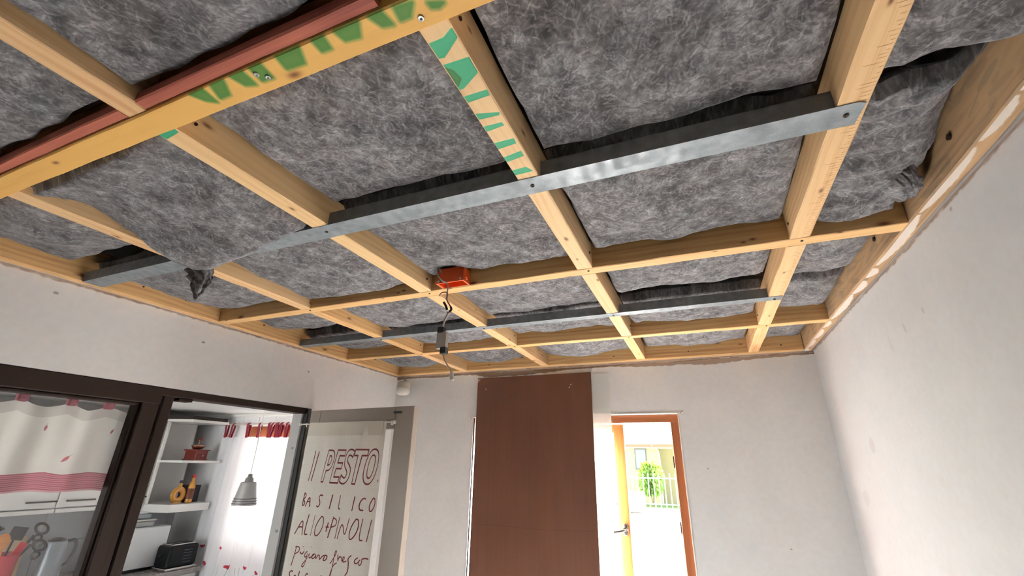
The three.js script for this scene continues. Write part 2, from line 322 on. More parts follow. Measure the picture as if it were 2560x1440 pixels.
// ledgers on the walls
{ const root = thing('ledger_board', 'pine ledger board fixed along the left wall at ceiling height', 'board');
  part('board', alongZ(timberGeo(1.8 - ZF, ledL - XL - 0.006, 0.13, 400, { wob: 0.001 }), (ledL + XL) / 2 + 0.002, H, 1.8), pineMats[1], root);
  for (const z of [-0.95, -1.12, -1.52, -1.9]) nailOnSide(root, ledL + 0.001, H + 0.05, z); }
{ const root = thing('ledger_board', 'pine ledger board fixed along the far wall above the brown panel', 'board');
  part('board', alongX(timberGeo(ledR - ledL - 0.002, ledF - ZF - 0.001, 0.13, 410, { wob: 0.0012 }), ledL + 0.001, H, (ledF + ZF) / 2), pineMats[1], root);
  for (const x of [-1.3, -0.45, -0.02, 0.45]) { const m = part('nail', nailGeo, nailMat, root, [x, H + 0.03, ledF + 0.001]); m.rotation.x = Math.PI / 2; } }
{ const len = 1.8 - ZF, w = XR - ledR - 0.008, h = 0.16, root = thing('ledger_board', 'old stained ledger board with white paint remnants along the right wall', 'board');
  const z0 = 1.8, per = 2 * (w + h), W = 2048, Hh = Math.round(W * per / len), k = W / len;
  const c = woodCanvas(W, Hh, len, per, 120, { light: [172, 138, 100], dark: [112, 88, 64], contrast: 1.3, mottled: 1.0, wrap: false }), g = c.getContext('2d'), r = rngOf(12);
  for (let i = 0; i < 900; i++) {                                    // grey mould and plaster dust on the board
    const u = r() * len, v = 2 * w + h + r() * h, a = 0.07 + r() * 0.2; g.fillStyle = i % 3 ? `rgba(98,88,72,${a})` : `rgba(160,140,104,${a})`;
    g.save(); g.translate(u * k, Hh - v * k); g.rotate((r() - 0.5) * 0.8); g.beginPath(); g.ellipse(0, 0, (0.008 + r() * 0.05) * k, (0.002 + r() * 0.01) * k, 0, 0, 7); g.fill(); g.restore();
  }
  let u = 1.9; while (u < len) {                                     // white paint left in stretches along the inner half of the bottom edge
    const l = 0.07 + r() * 0.26, e = 0.021 + r() * 0.010; g.fillStyle = 'rgba(228,216,204,.95)'; g.beginPath(); g.moveTo(u * k, Hh - 0.001 * k);
    for (let q = 0; q <= 1.001; q += 0.05) g.lineTo((u + l * q) * k, Hh - (e * Math.pow(Math.sin(Math.PI * clamp(q, 0.03, 0.97)), 0.35) + (r() - 0.5) * 0.003) * k);
    g.lineTo((u + l) * k, Hh - 0.001 * k); g.fill(); u += l + r() * 0.03;
  }
  const t = texOf(c, { repeat: false }); t.repeat.set(1 / len, 1 / per);
  const m = part('board', alongZ(timberGeo(len, w, h, 420, { uvOff: false, wob: 0.0015, ch: 0.004 }), (ledR + XR) / 2 - 0.003, H, z0), std({ map: t, bumpMap: t, bumpScale: 0.0015, roughness: 0.85 }), root);
  for (const z of [-1.02, -1.5, -2.2]) { const m2 = nailOnSide(root, ledR - 0.001, H + 0.06, z); m2.scale.set(2, 1, 2); } }

// ---------------------------------------------------------------- grey wool insulation
function woolCanvas(N, seed) {
  const c = pixels(N, N, (x, y) => {
    const P = 16, q = (f, s) => noise2(x / N * f, y / N * f, s, f, f);
    const t = 93 + (q(9, seed) - 0.5) * 30 + (q(24, seed + 1) - 0.5) * 50 + (q(56, seed + 2) - 0.5) * 40, w = (q(12, seed + 3) - 0.5) * 8;
    return [t + w * 0.7, t - 2, t - 3 - w * 0.3];
  });
  const g = c.getContext('2d'), r = rngOf(seed); g.lineCap = 'round';
  for (let i = 0; i < 15000; i++) {
    const x = r() * N, y = r() * N, a = r() * 6.283, l = N * (0.010 + r() * 0.024), b = (r() - 0.5) * 1.6, light = r(), px = N / 1024;
    const v = light < 0.5 ? 44 + r() * 36 : 128 + r() * 60;
    g.strokeStyle = `rgba(${v + 4 | 0},${v | 0},${v + 3 | 0},${light < 0.5 ? 0.16 + r() * 0.1 : 0.1 + r() * 0.16})`; g.lineWidth = (2.4 + r() * 6) * px;
    for (const ox of [-N, 0, N]) for (const oy of [-N, 0, N]) {
      const X = x + ox, Y = y + oy; if (X < -60 || X > N + 60 || Y < -60 || Y > N + 60) continue;
      g.beginPath(); g.moveTo(X, Y); g.quadraticCurveTo(X + Math.cos(a) * l * 0.5 - Math.sin(a) * l * b * 0.4, Y + Math.sin(a) * l * 0.5 + Math.cos(a) * l * b * 0.4, X + Math.cos(a + b * 0.5) * l, Y + Math.sin(a + b * 0.5) * l); g.stroke();
    }
  }
  return c;
}
const woolTex = texOf(woolCanvas(1536, 17)); woolTex.repeat.set(1 / 0.62, 1 / 0.62);
const woolMat = phys({ map: woolTex, bumpMap: woolTex, bumpScale: 0.005, roughness: 1, sheen: 0.3, sheenRoughness: 0.9, sheenColor: new THREE.Color(0.5, 0.5, 0.52) });
const fibreMat = std({ color: 0xffffff, roughness: 1 });
const fibreGeos = [0, 1, 2].map((i) => { const r = rngOf(90 + i), p = [0, 1, 2, 3].map((k) => [(k / 3 - 0.5) * 0.03, -0.001 + Math.sin(k + i) * 0.0015, (r() - 0.5) * 0.014]); return tube(p, 0.00035, 5, 3); });

function batt({ x0, x1, z0, z1, label, seed, y = 2.452, sag = 0.012, tilt = 0, lean = 0, thick = 0.07, edge = 0.028, rough = 1, f = null, fibres = 60, group = 'grey wool insulation batts', drop = null, rollH = 0.035, bend = 0 }) {
  const root = thing('insulation_batt', label, 'insulation', group);
  const nx = Math.max(12, Math.round((x1 - x0) / 0.011)), nz = Math.max(12, Math.round((z0 - z1) / 0.011)), r = rngOf(seed * 13 + 1);
  const surf = (u, v) => {                                           // u across, v away from the viewer
    const jx = (noise2(v * 9, 1, seed) - 0.5) * 0.006, jz = (noise2(u * 9, 2, seed) - 0.5) * 0.014;
    const x = lerp(x0, x1, u) + jx * (Math.abs(u - 0.5) * 2), z = lerp(z0, z1 + bend * u * u, v) + jz * (Math.abs(v - 0.5) * 2);
    const du = Math.min(u, 1 - u) * (x1 - x0), dv = Math.min(v, 1 - v) * (z0 - z1), e = clamp(Math.min(du, dv) / edge);
    const roll = 1 - Math.sqrt(1 - (1 - e) * (1 - e));
    let b = y - sag * Math.sin(Math.PI * u) * Math.sin(Math.PI * v) - tilt * v - lean * u;
    if (drop) b -= drop(u, v);
    b -= ((noise2(x * 9, z * 9, seed) - 0.5) * 0.018 + (noise2(x * 26, z * 26, seed + 1) - 0.5) * 0.008 + (noise2(x * 70, z * 70, seed + 2) - 0.5) * 0.004) * rough * (0.35 + 0.65 * e);
    return [x, b + roll * Math.min(thick * 0.5, rollH), z, b + thick * 0.5, e];
  };
  const pos = [], uv = [], idx = [], o = (seed * 0.37) % 1, row = nx + 1, half = row * (nz + 1);
  for (const top of [0, 1]) for (let j = 0; j <= nz; j++) for (let i = 0; i <= nx; i++) {
    const q = surf(i / nx, j / nz); let yy = q[1]; if (top) yy = lerp(q[1], q[3] + thick * 0.5, Math.sqrt(q[4]));
    pos.push(q[0], yy, q[2]); uv.push(q[0] + o, q[2] + o * 1.7 + (seed % 2 ? q[0] * 0.15 : 0));
  }
  for (let j = 0; j < nz; j++) for (let i = 0; i < nx; i++) { const a = j * row + i, b = a + row; idx.push(a, b, a + 1, a + 1, b, b + 1); idx.push(half + a, half + a + 1, half + b, half + a + 1, half + b + 1, half + b); }
  const g = new THREE.BufferGeometry(); g.setAttribute('position', new THREE.Float32BufferAttribute(pos, 3)); g.setAttribute('uv', new THREE.Float32BufferAttribute(uv, 2)); g.setIndex(idx);
  // lower side must face down: flip where needed
  g.computeVertexNormals(); if (g.attributes.normal.getY(Math.floor(nz / 2) * row + (nx >> 1)) > 0) { for (let i = 0; i < idx.length; i += 3) { const t = idx[i]; idx[i] = idx[i + 1]; idx[i + 1] = t; } g.setIndex(idx); g.computeVertexNormals(); }
  part('wool', g, woolMat, root);
  const n = Math.round(fibres * (x1 - x0) * (z0 - z1) / 0.25), im = shade(new THREE.InstancedMesh(fibreGeos[seed % 3], fibreMat, n)); im.name = 'loose_fibres'; im.userData = { kind: 'stuff' };
  const m = new THREE.Matrix4(), qt = new THREE.Quaternion(), eu = new THREE.Euler(), col = new THREE.Color();
  for (let i = 0; i < n; i++) {
    const q = surf(0.02 + r() * 0.96, 0.02 + r() * 0.96), s = 0.3 + r() * 0.5;
    eu.set((r() - 0.5) * 0.5, r() * 6.28, (r() - 0.5) * 0.5); m.compose(V(q[0], q[1] - 0.0005, q[2]), qt.setFromEuler(eu), V(s, 1, s)); im.setMatrixAt(i, m);
    const c = 0.13 + r() * 0.10; im.setColorAt(i, col.setRGB(c, c * 0.97, c));
  }
  root.add(im); return root;
}
const cols = [[ledL, JX.A[0]], [JX.A[1], JX.B[0]], [JX.B[1], JX.C[0]], [JX.C[1], JX.D[0]], [JX.D[1], ledR]];
const colText = ['between left wall and first joist', 'between first and second joists', 'between second and third joists', 'between third and fourth joists', 'between fourth joist and right wall'];
const rowsB = [[0.62, N1[0] + 0.024], [N1[1], -0.775], [-0.777, N3[0]], [N3[1], -1.775], [-1.777, N4[0]], [N4[1], ledF]];
const rowText = ['nearest row behind the yellow timber', 'row before the bright metal channel', 'row beyond the bright metal channel', 'row before the dull metal channel', 'row beyond the dull metal channel', 'row against the far wall'];
const special = {
  '0,0': { y: 2.447, tilt: 0.024, rollH: 0.01 }, '0,1': { y: 2.447, sag: 0.014, tilt: 0.028, rollH: 0.008 }, '0,2': { y: 2.447, tilt: 0.028, rollH: 0.008 }, '0,3': { y: 2.455 }, '0,4': { y: 2.45 }, '1,4': { y: 2.452, sag: 0.02, z1: -0.755, tilt: 0.012 },
  '1,0': { y: 2.452, sag: 0.034, z1: -0.715 },
  '1,1': { y: 2.43, sag: 0.0, z1: -0.805, bend: 0.05, x1: JX.B[0] - 0.012, fibres: 110, edge: 0.02, thick: 0.05, rough: 1.2, drop: (u, v) => 0.03 * (1 - u) * (1 - smooth(0, 0.3, v)) + smooth(0.25, 1, v) * (0.072 - 0.036 * u) + 0.012 * Math.sin(Math.PI * u) },
  '1,2': { y: 2.456 }, '1,3': { y: 2.458 },
  '2,0': { y: 2.45, sag: 0.03 }, '2,1': { y: 2.446, sag: 0.018, tilt: 0.02 }, '2,2': { y: 2.452, tilt: 0.008, drop: (u, v) => -0.018 * Math.exp(-Math.pow((u - 0.2) / 0.13, 2)) * smooth(0.8, 0.95, v) }, '2,3': { y: 2.452, sag: 0.02 },
  '3,0': { y: 2.455, sag: 0.03, z1: -1.66 }, '3,1': { y: 2.448, sag: 0.03, tilt: 0.006 }, '3,2': { y: 2.45 }, '3,3': { y: 2.452, z1: -1.69, sag: 0.012, edge: 0.05 }, '3,4': { y: 2.46, z1: -1.72, sag: 0.02 },
  '4,0': { y: 2.46 }, '4,1': { y: 2.448, sag: 0.03 }, '4,2': { y: 2.455, sag: 0.02 }, '4,3': { y: 2.452, sag: 0.02 }, '4,4': { y: 2.462, sag: 0.03 },
  '5,0': { y: 2.46, sag: 0.055 }, '5,1': { y: 2.465, sag: 0.065 }, '5,2': { y: 2.465, sag: 0.07 }, '5,3': { y: 2.468, sag: 0.04 }, '5,4': { y: 2.47, sag: 0.02 },
};
for (let rI = 0; rI < 6; rI++) for (let c = 0; c < 5; c++) {
  if (c === 4 && rI === 2) continue;
  const o = { x0: cols[c][0] + 0.005, x1: cols[c][1] - 0.005, z0: rowsB[rI][0] - 0.008, z1: rowsB[rI][1] + 0.008, seed: rI * 10 + c + 3, label: 'grey wool batt ' + colText[c] + ', ' + rowText[rI], ...special[rI + ',' + c] };
  if (rI === 1 && c === 1) o.label = 'large grey wool batt drooping below the joists near the left wall';
  batt(o);
}
{ // the loose batt beside the right wall, creased and pulled away from the old ledger
  const root = batt({ x0: JX.D[1] + 0.002, x1: ledR - 0.02, z0: -0.765, z1: N3[0] + 0.01, seed: 88, label: 'crumpled grey wool batt hanging loose beside the right wall', y: 2.445, sag: 0.012, thick: 0.055, edge: 0.02, rough: 1.7, fibres: 110,
    drop: (u, v) => 0.02 * Math.sin(v * 7 + u * 2) * (0.3 + 0.7 * u) * (1 - v) + 0.006 * Math.sin(v * 46 + u * 5 + 3 * noise2(u * 3, v * 4, 6)) * (0.4 + 0.6 * noise2(u * 4, v * 3, 9)) + 0.02 * smooth(0.15, 0.5, v) * Math.sin(Math.PI * u) + 0.03 * (1 - smooth(0, 0.35, v)) * (1 - u) - 0.05 * smooth(0.55, 1, u) * (1 - smooth(0.1, 0.55, v)) });
  const g = new THREE.IcosahedronGeometry(1, 24), p = g.attributes.position;
  for (let i = 0; i < p.count; i++) { const x = p.getX(i), y = p.getY(i), z = p.getZ(i), n = 1 + (noise2(x * 2 + 7, z * 2 + y * 1.5, 5) - 0.5) * 0.45 + (noise2(x * 7 + y * 5, z * 7 - y * 4, 6) - 0.5) * 0.16; p.setXYZ(i, x * n * 0.028, y * n * 0.026, z * n * 0.068); }
  g.computeVertexNormals(); const uv = g.attributes.uv; for (let i = 0; i < p.count; i++) uv.setXY(i, p.getX(i) * 1.3 + p.getY(i), p.getZ(i) + p.getY(i) * 0.4);
  const b = part('rolled_edge', g, woolMat, root, [0.505, 2.428, -1.13], 'rolled torn edge of dark wool'); b.rotation.y = -0.35;
}
{ // torn flap that hangs from the drooping batt
  const root = scene.children.find((o) => o.userData.label?.startsWith('large grey wool batt drooping'));
  const g = new THREE.IcosahedronGeometry(1, 30), p = g.attributes.position, uv = g.attributes.uv;
  for (let i = 0; i < p.count; i++) {
    const x = p.getX(i), y = p.getY(i), z = p.getZ(i), t = (1 - y) / 2, w = lerp(0.044, 0.016, smooth(0.1, 0.95, t)) * (1 + 0.2 * Math.sin(t * 8 + 1));
    const n = 1 + (noise2(x * 2.2 + y * 3, z * 2.2 - y * 2, 21) - 0.5) * 0.7 + (noise2(x * 7 + y * 5, z * 7 - y * 6, 22) - 0.5) * 0.35;
    p.setXYZ(i, -1.475 + x * w * n * (1 + 0.5 * (1 - t)) + Math.sin(t * 2.6) * 0.012 + t * 0.012, 2.398 - t * 0.12 + (noise2(x * 4, z * 4, 23) - 0.5) * 0.012, -0.822 + z * w * n * 0.7);
    uv.setXY(i, x * 0.05 + z * 0.04, t * 0.12);
  }
  g.computeVertexNormals();
  part('torn_flap', g, woolMat, root, null, 'torn flap of wool hanging under the metal channel');
}

// ---------------------------------------------------------------- far window, panel, sheet
const gloss = (c, r = 0.35, o = {}) => std({ color: c, roughness: r, ...o });
const windowWood = (() => { const t = texOf(woodCanvas(1024, 256, 1.2, 0.3, 141, { light: [150, 86, 48], dark: [112, 58, 30], contrast: 1.1 })); t.repeat.set(1 / 1.2, 1 / 0.3); return phys({ map: t, roughness: 0.4, clearcoat: 0.4, clearcoatRoughness: 0.3 }); })();
const honeyLitWood = (() => { const t = texOf(woodCanvas(1024, 256, 1.2, 0.3, 151, { light: [206, 138, 74], dark: [168, 98, 44], contrast: 1.3 })); t.repeat.set(1 / 1.2, 1 / 0.3); return phys({ map: t, roughness: 0.45, clearcoat: 0.3, clearcoatRoughness: 0.3 }); })();  // sash tone carries the daylight glare in its colour; the spoon shares it
const glass = phys({ color: 0xffffff, roughness: 0.02, transmission: 1, thickness: 0, ior: 1.45 });
const chrome = gloss(0xb8b4b0, 0.25, { metalness: 0.9 });
const bar = (w, h, len) => timberGeo(len, w, h, 1, { wob: 0, ch: 0.003 });
const barY = (x0, x1, z0, z1, y0, y1) => bar(Math.abs(z1 - z0), x1 - x0, y1 - y0).rotateZ(Math.PI / 2).translate(x1, y0, (z0 + z1) / 2);   // upright
const barX = (x0, x1, y0, y1, z0, z1) => bar(Math.abs(z1 - z0), y1 - y0, x1 - x0).translate(x0, y0, (z0 + z1) / 2);
{ const o = struct('window_1', 'brown wooden window in the far wall with a closed sash coloured orange as if lit and one sash open', 'window'), za = -2.775, zb = -2.84;
  part('frame_head', barX(WX0 + 0.001, WX1 - 0.001, 2.042, WY1 - 0.001, za, zb), windowWood, o);
  part('frame_jamb', barY(-0.168, WX1 - 0.001, za, zb, WY0 + 0.001, 2.042), windowWood, o);
  part('frame_jamb', barY(WX0 + 0.001, WX0 + 0.02, -2.84, -2.87, WY0 + 0.001, 2.042), windowWood, o);
  part('frame_sill', barX(WX0 + 0.021, -0.168, WY0 + 0.001, WY0 + 0.045, za, zb), windowWood, o);
  const sash = new THREE.Group(); sash.name = 'closed_sash'; sash.userData = { label: 'closed casement with its stile coloured orange as if lit' }; o.add(sash);
  part('stile', barY(-0.497, -0.437, -2.772, -2.815, 0.3, 2.034), honeyLitWood, sash);
  part('stile', barY(-1.385, -1.33, -2.772, -2.815, 0.3, 2.034), honeyLitWood, sash);
  part('rail', barX(-1.33, -0.497, 1.985, 2.034, -2.775, -2.812), honeyLitWood, sash);
  part('rail', barX(-1.33, -0.497, 0.3, 0.36, -2.775, -2.812), honeyLitWood, sash);
  part('pane', box(-1.33, -0.497, 0.36, 1.985, -2.795, -2.791), glass, sash);
  const esc = lathe([[0, 0], [0.019, 0], [0.021, 0.003], [0.018, 0.008], [0, 0.01]].reverse(), 24).rotateX(Math.PI / 2).scale(0.8, 1.5, 1);
  const lev = mergeGeometries([tube([[0, 0, 0.006], [0, 0, 0.035], [-0.012, -0.004, 0.045], [-0.045, -0.012, 0.047], [-0.055, -0.013, 0.045]], 0.0075, 30, 10), cyl(0.011, 0.013, 0.028, 18).rotateX(Math.PI / 2).translate(0, 0, 0.02)]);
  part('handle', mergeGeometries([esc, lev].map((g) => { const q = g.toNonIndexed(); return q; })), chrome, sash, [-0.463, 1.478, -2.772], 'chrome lever handle');
  const open = new THREE.Group(); open.name = 'open_sash'; open.userData = { label: 'casement swung open outside' }; open.position.set(-0.105, 0, -2.925); open.rotation.y = 0.12; o.add(open);
  for (const [a, b] of [[0, 0.05], [0.215, 0.262]]) part('stile', barY(a, b, -0.02, 0.02, 0.3, 2.034), honeyLitWood, open);
  part('rail', barX(0.05, 0.215, 1.985, 2.034, -0.018, 0.018), honeyLitWood, open); part('rail', barX(0.05, 0.215, 0.3, 0.35, -0.018, 0.018), honeyLitWood, open);
  part('pane', box(0.05, 0.215, 0.35, 1.985, -0.002, 0.002), glass, open);
  for (const y of [1.83, 1.50, 1.1]) part('hinge', mergeGeometries([cyl(0.006, 0.006, 0.06, 12).translate(-0.172, y, -2.842), box(-0.176, -0.168, y - 0.03, y + 0.03, -2.835, -2.80)]), chrome, o);
}
// white filler bead round the opening, broken plaster edge
{ const o = struct('trim_1', 'thin white plaster bead round the far window opening', 'trim'), m = std({ color: 0xebe8e2, roughness: 0.7 });
  part('bead', rbox(-0.60, WX1 + 0.008, WY1, WY1 + 0.008, ZF - 0.02, ZF + 0.004, 0.002), m, o); part('bead', rbox(WX1, WX1 + 0.008, WY0, WY1, ZF - 0.02, ZF + 0.004, 0.002), m, o);
  part('bead', rbox(WX0 - 0.006, WX0, WY0, WY1, ZF - 0.02, ZF + 0.003, 0.002), m, o); }
{ const c = pixels(1024, 2048, (x, y) => { const n = (noise2(x / 3, y / 3, 4) - 0.5) * 8 + (noise2(x / 90, y / 160, 5) - 0.5) * 8 + (noise2(x / 12, y / 300, 6) - 0.5) * 6; return [92 + n, 55 + n * 0.8, 37 + n * 0.7]; }), g = c.getContext('2d');
  g.strokeStyle = 'rgba(60,34,22,.8)'; g.lineWidth = 2; g.beginPath(); g.moveTo(40, 780); g.bezierCurveTo(300, 772, 500, 792, 1000, 770); g.stroke();
  g.strokeStyle = 'rgba(150,116,96,.5)'; for (const [x, y, l] of [[120, 40, 30], [870, 80, 60], [300, 300, 18], [520, 1100, 26]]) { g.beginPath(); g.moveTo(x, y); g.lineTo(x + 6, y + l); g.stroke(); }
  g.fillStyle = 'rgba(196,172,156,.8)'; g.fillRect(0, 6, 22, 10); g.fillRect(0, 10, 10, 16);
  const mat = phys({ map: texOf(c, { repeat: false }), roughness: 0.42, clearcoat: 0.15, clearcoatRoughness: 0.35 });
  const geo = new THREE.BoxGeometry(0.79, 2.346, 0.005), root = thing('brown_panel', 'tall dark brown hardboard panel standing against the far window', 'panel');
  part('board', geo, mat, root, [-1.0, 1.174, ZF + 0.0155]);
  for (const [x, y] of [[-0.735, 2.275], [-0.745, 2.258], [-1.33, 2.27]]) part('screw', screwGeo, steelDot, root, [x, y, ZF + 0.0185]).rotation.x = Math.PI / 2; }
{ // milky film hung beside and behind the panel; the daylight of the window comes through its lower part
  const g = sheet(1, 1, 30, 60, (u, v) => [lerp(-0.72, -0.496, u) , lerp(0.12, 2.335, v), ZF + 0.0065 + Math.sin(u * 14 + v * 2) * 0.0014]);
  solo('plastic_sheet', 'milky plastic sheet hanging between the brown panel and the orange-lit window stile', 'sheet', g, phys({ color: 0xf4f4f0, roughness: 0.9, transmission: 0.3, thickness: 0, side: THREE.DoubleSide })); }
for (const [x, y, t] of [[-1.452, 2.078, 'small white wall hook left of the brown panel'], [-0.098, 2.09, 'small white wall hook above the right window jamb']]) {
  const root = thing('wall_hook', t, 'hook', null, [x, y, ZF]), m = gloss(0xdedad2, 0.4);
  part('plate', cyl(0.009, 0.01, 0.004, 16).rotateX(Math.PI / 2), m, root, [0, 0, 0.002]); part('arm', tube([[0, 0, 0.002], [0.002, 0, 0.016], [0.006, 0.004, 0.022], [0.008, 0.012, 0.02]], 0.003, 16, 8), m, root); }
{ // motion sensor in the corner
  const root = thing('motion_sensor', 'white plastic motion sensor in the far left corner below the ceiling', 'sensor', null, [-1.975, 2.297, -2.672], 0.45), m = gloss(0xd8d2c6, 0.5), lens = gloss(0xf2f0ea, 0.5);  // housing coloured darker than the lens to stand for shade on top
  const prof = (r, h) => lathe([[0, -h], [r * 0.55, -h], [r * 0.9, -h * 0.7], [r, 0], [r * 0.94, h * 0.7], [r * 0.6, h], [0, h]], 28).scale(1, 1, 0.62);
  part('housing', prof(0.048, 0.036), m, root, [0, 0.014, 0]); part('lens', prof(0.05, 0.028), lens, root, [0, -0.024, 0.014]);
  part('bracket', rbox(-0.012, 0.012, -0.01, 0.065, -0.03, -0.015, 0.004), m, root); }

// ---------------------------------------------------------------- orange box, cable, lamp driver
{ const s = new THREE.Shape(), orange = gloss(0xe0561c, 0.42), W = 0.105, D = 0.05, HH = 0.056, t = 0.003;
  const root = thing('junction_box', 'orange plastic electrical junction box screwed to the mid cross timber', 'junction box', null, [-0.765, 2.402, -1.2835]);
  const walls = mergeGeometries([rbox(-W / 2, W / 2, HH - t, HH, 0, D, 0.001), rbox(-W / 2, -W / 2 + t, 0, HH, 0, D, 0.001), rbox(W / 2 - t, W / 2, 0, HH, 0, D, 0.001), rbox(-W / 2, W / 2, 0, HH, D - t, D, 0.001), rbox(-W / 2, W / 2, 0.0, HH, 0.0005, t, 0.001)]);
  part('shell', walls, orange, root);
  part('rim', mergeGeometries([rbox(-W / 2 - 0.004, W / 2 + 0.004, -0.002, 0.004, D - t, D + 0.003, 0.001), rbox(-W / 2 - 0.004, -W / 2 + 0.002, -0.002, 0.004, 0, D, 0.001), rbox(W / 2 - 0.002, W / 2 + 0.004, -0.002, 0.004, 0, D, 0.001)]), orange, root);
  const lug = new THREE.Shape(); lug.absarc(0, 0, 0.011, 0, 7); lug.holes.push(new THREE.Path().absarc(0, 0, 0.004, 0, 7, true));
  for (const sx of [-1, 1]) { part('lug', new THREE.ExtrudeGeometry(lug, { depth: 0.005, bevelEnabled: false, curveSegments: 14 }), orange, root, [sx * (W / 2 + 0.01), 0.008, D - 0.012]); part('screw', screwGeo, steelDot, root, [sx * (W / 2 - 0.008), 0.006, D + 0.003]).rotation.x = Math.PI / 2; } }
{ const root = thing('led_driver', 'clear-cased lamp driver with black ends dangling on its cable below the orange box', 'lamp driver');
  const wire = gloss(0xbdb5b0, 0.5), black = gloss(0x1c1a1a, 0.5), copper = gloss(0x9a6a50, 0.5);
  part('cable', tube([[-0.80, 2.44, -1.235], [-0.812, 2.462, -1.225], [-0.805, 2.43, -1.215], [-0.785, 2.402, -1.215], [-0.768, 2.392, -1.225], [-0.768, 2.36, -1.228], [-0.770, 2.332, -1.228]], 0.0028, 60), wire, root);
  part('cable', tube([[-0.80, 2.352, -1.228], [-0.785, 2.36, -1.224], [-0.768, 2.358, -1.228], [-0.765, 2.33, -1.226], [-0.755, 2.312, -1.228], [-0.746, 2.298, -1.228], [-0.752, 2.284, -1.228], [-0.762, 2.285, -1.226]], 0.0024, 60), copper, root);
  part('tape', tube([[-0.776, 2.322, -1.224], [-0.766, 2.308, -1.222], [-0.760, 2.294, -1.222]], 0.0045, 20), black, root);
  part('tape', tube([[-0.748, 2.303, -1.226], [-0.745, 2.294, -1.226], [-0.751, 2.285, -1.226]], 0.0042, 20), black, root);
  part('cable', tube([[-0.757, 2.284, -1.228], [-0.764, 2.268, -1.228], [-0.772, 2.248, -1.228], [-0.774, 2.230, -1.228]], 0.0032, 30), wire, root);
  part('case', rbox(-0.792, -0.754, 2.158, 2.216, -1.238, -1.220, 0.003), phys({ color: 0xc9c2bd, roughness: 0.3, transmission: 0.35, thickness: 0, side: THREE.DoubleSide }), root);
  part('circuit_board', rbox(-0.786, -0.762, 2.162, 2.212, -1.231, -1.227, 0.001), gloss(0x8c8483, 0.5), root);
  part('end_cap', rbox(-0.790, -0.768, 2.212, 2.233, -1.240, -1.218, 0.003), black, root);
  part('end_cap', rbox(-0.774, -0.752, 2.139, 2.162, -1.240, -1.218, 0.003), black, root);
  part('side_wire', tube([[-0.757, 2.214, -1.219], [-0.752, 2.19, -1.217], [-0.755, 2.165, -1.219]], 0.0018, 20), wire, root);
  part('cable', tube([[-0.766, 2.142, -1.228], [-0.757, 2.118, -1.228], [-0.738, 2.092, -1.228], [-0.728, 2.078, -1.228]], 0.0024, 30), wire, root);
  part('plug', lathe([[0, 0], [0.0055, 0.001], [0.007, 0.006], [0.0068, 0.024], [0.004, 0.03], [0, 0.03]], 18).rotateZ(0.12), gloss(0xd9d2cc, 0.45), root, [-0.724, 2.050, -1.228]); }

// ---------------------------------------------------------------- dark frame between room and kitchen
const darkWood = (() => { const t = texOf(woodCanvas(512, 256, 1.2, 0.3, 161, { light: [42, 30, 24], dark: [26, 18, 14], contrast: 1 })); t.repeat.set(1 / 1.2, 1 / 0.3); return phys({ map: t, roughness: 0.55, specularIntensity: 0.35 }); })();
const barZ = (z0, z1, x0, x1, y0, y1) => bar(x1 - x0, y1 - y0, z0 - z1).rotateY(Math.PI / 2).translate((x0 + x1) / 2, y0, z0);
{ const o = struct('window_2', 'fixed dark brown glazed panel beside the kitchen doorway', 'window');
  part('head', barZ(-LZ0 - 0.001, -1.172, XL - 0.075, XL - 0.002, 2.008, LTOP - 0.001), darkWood, o);
  part('stile', barY(XL - 0.075, XL - 0.004, -1.106, -1.172, 0.08, 2.008), darkWood, o);
  part('bead', barY(XL - 0.06, XL - 0.02, -1.092, -1.106, 0.08, 1.998), darkWood, o); part('bead', barZ(-LZ0 - 0.04, -1.106, XL - 0.06, XL - 0.02, 1.996, 2.008), darkWood, o);
  part('stile', barY(XL - 0.075, XL - 0.004, -LZ0 - 0.001, -LZ0 - 0.04, 0.08, 2.008), darkWood, o);
  part('rail', barZ(-LZ0 - 0.001, -1.172, XL - 0.075, XL - 0.004, 0.001, 0.08), darkWood, o);
  part('pane', box(XL - 0.044, XL - 0.04, 0.08, 1.998, -1.094, -LZ0 - 0.04), glass, o); }
{ const o = struct('door_1', 'dark brown frame of the open doorway into the kitchen', 'door frame');
  part('post', barY(XL - 0.09, XL - 0.012, -1.184, -1.226, 0.001, 2.046), darkWood, o);
  part('head', barZ(-1.173, -1.955, XL - 0.09, XL - 0.008, 2.046, LTOP - 0.001), darkWood, o);
  part('stop_block', rbox(XL - 0.07, XL - 0.02, 2.032, 2.046, -1.25, -1.31, 0.003), darkWood, o);
  part('black_strip', barY(XL - 0.03, XL + 0.002, -1.949, -1.957, 0.001, 2.05), gloss(0x141212, 0.6), o);  // black strip along the hinge gap
  const jm = gloss(0xa8a6a4, 0.5); part('jamb_lining', box(XL - 0.098, XL - 0.03, 0.001, 2.046, -1.974, -1.938), jm, o, null, 'grey painted jamb');
  for (const y of [1.86, 1.45, 0.4]) part('hinge', rbox(XL - 0.06, XL - 0.045, y - 0.006, y + 0.006, -1.937, -1.9335, 0.001), gloss(0x8a8887, 0.4), o); }

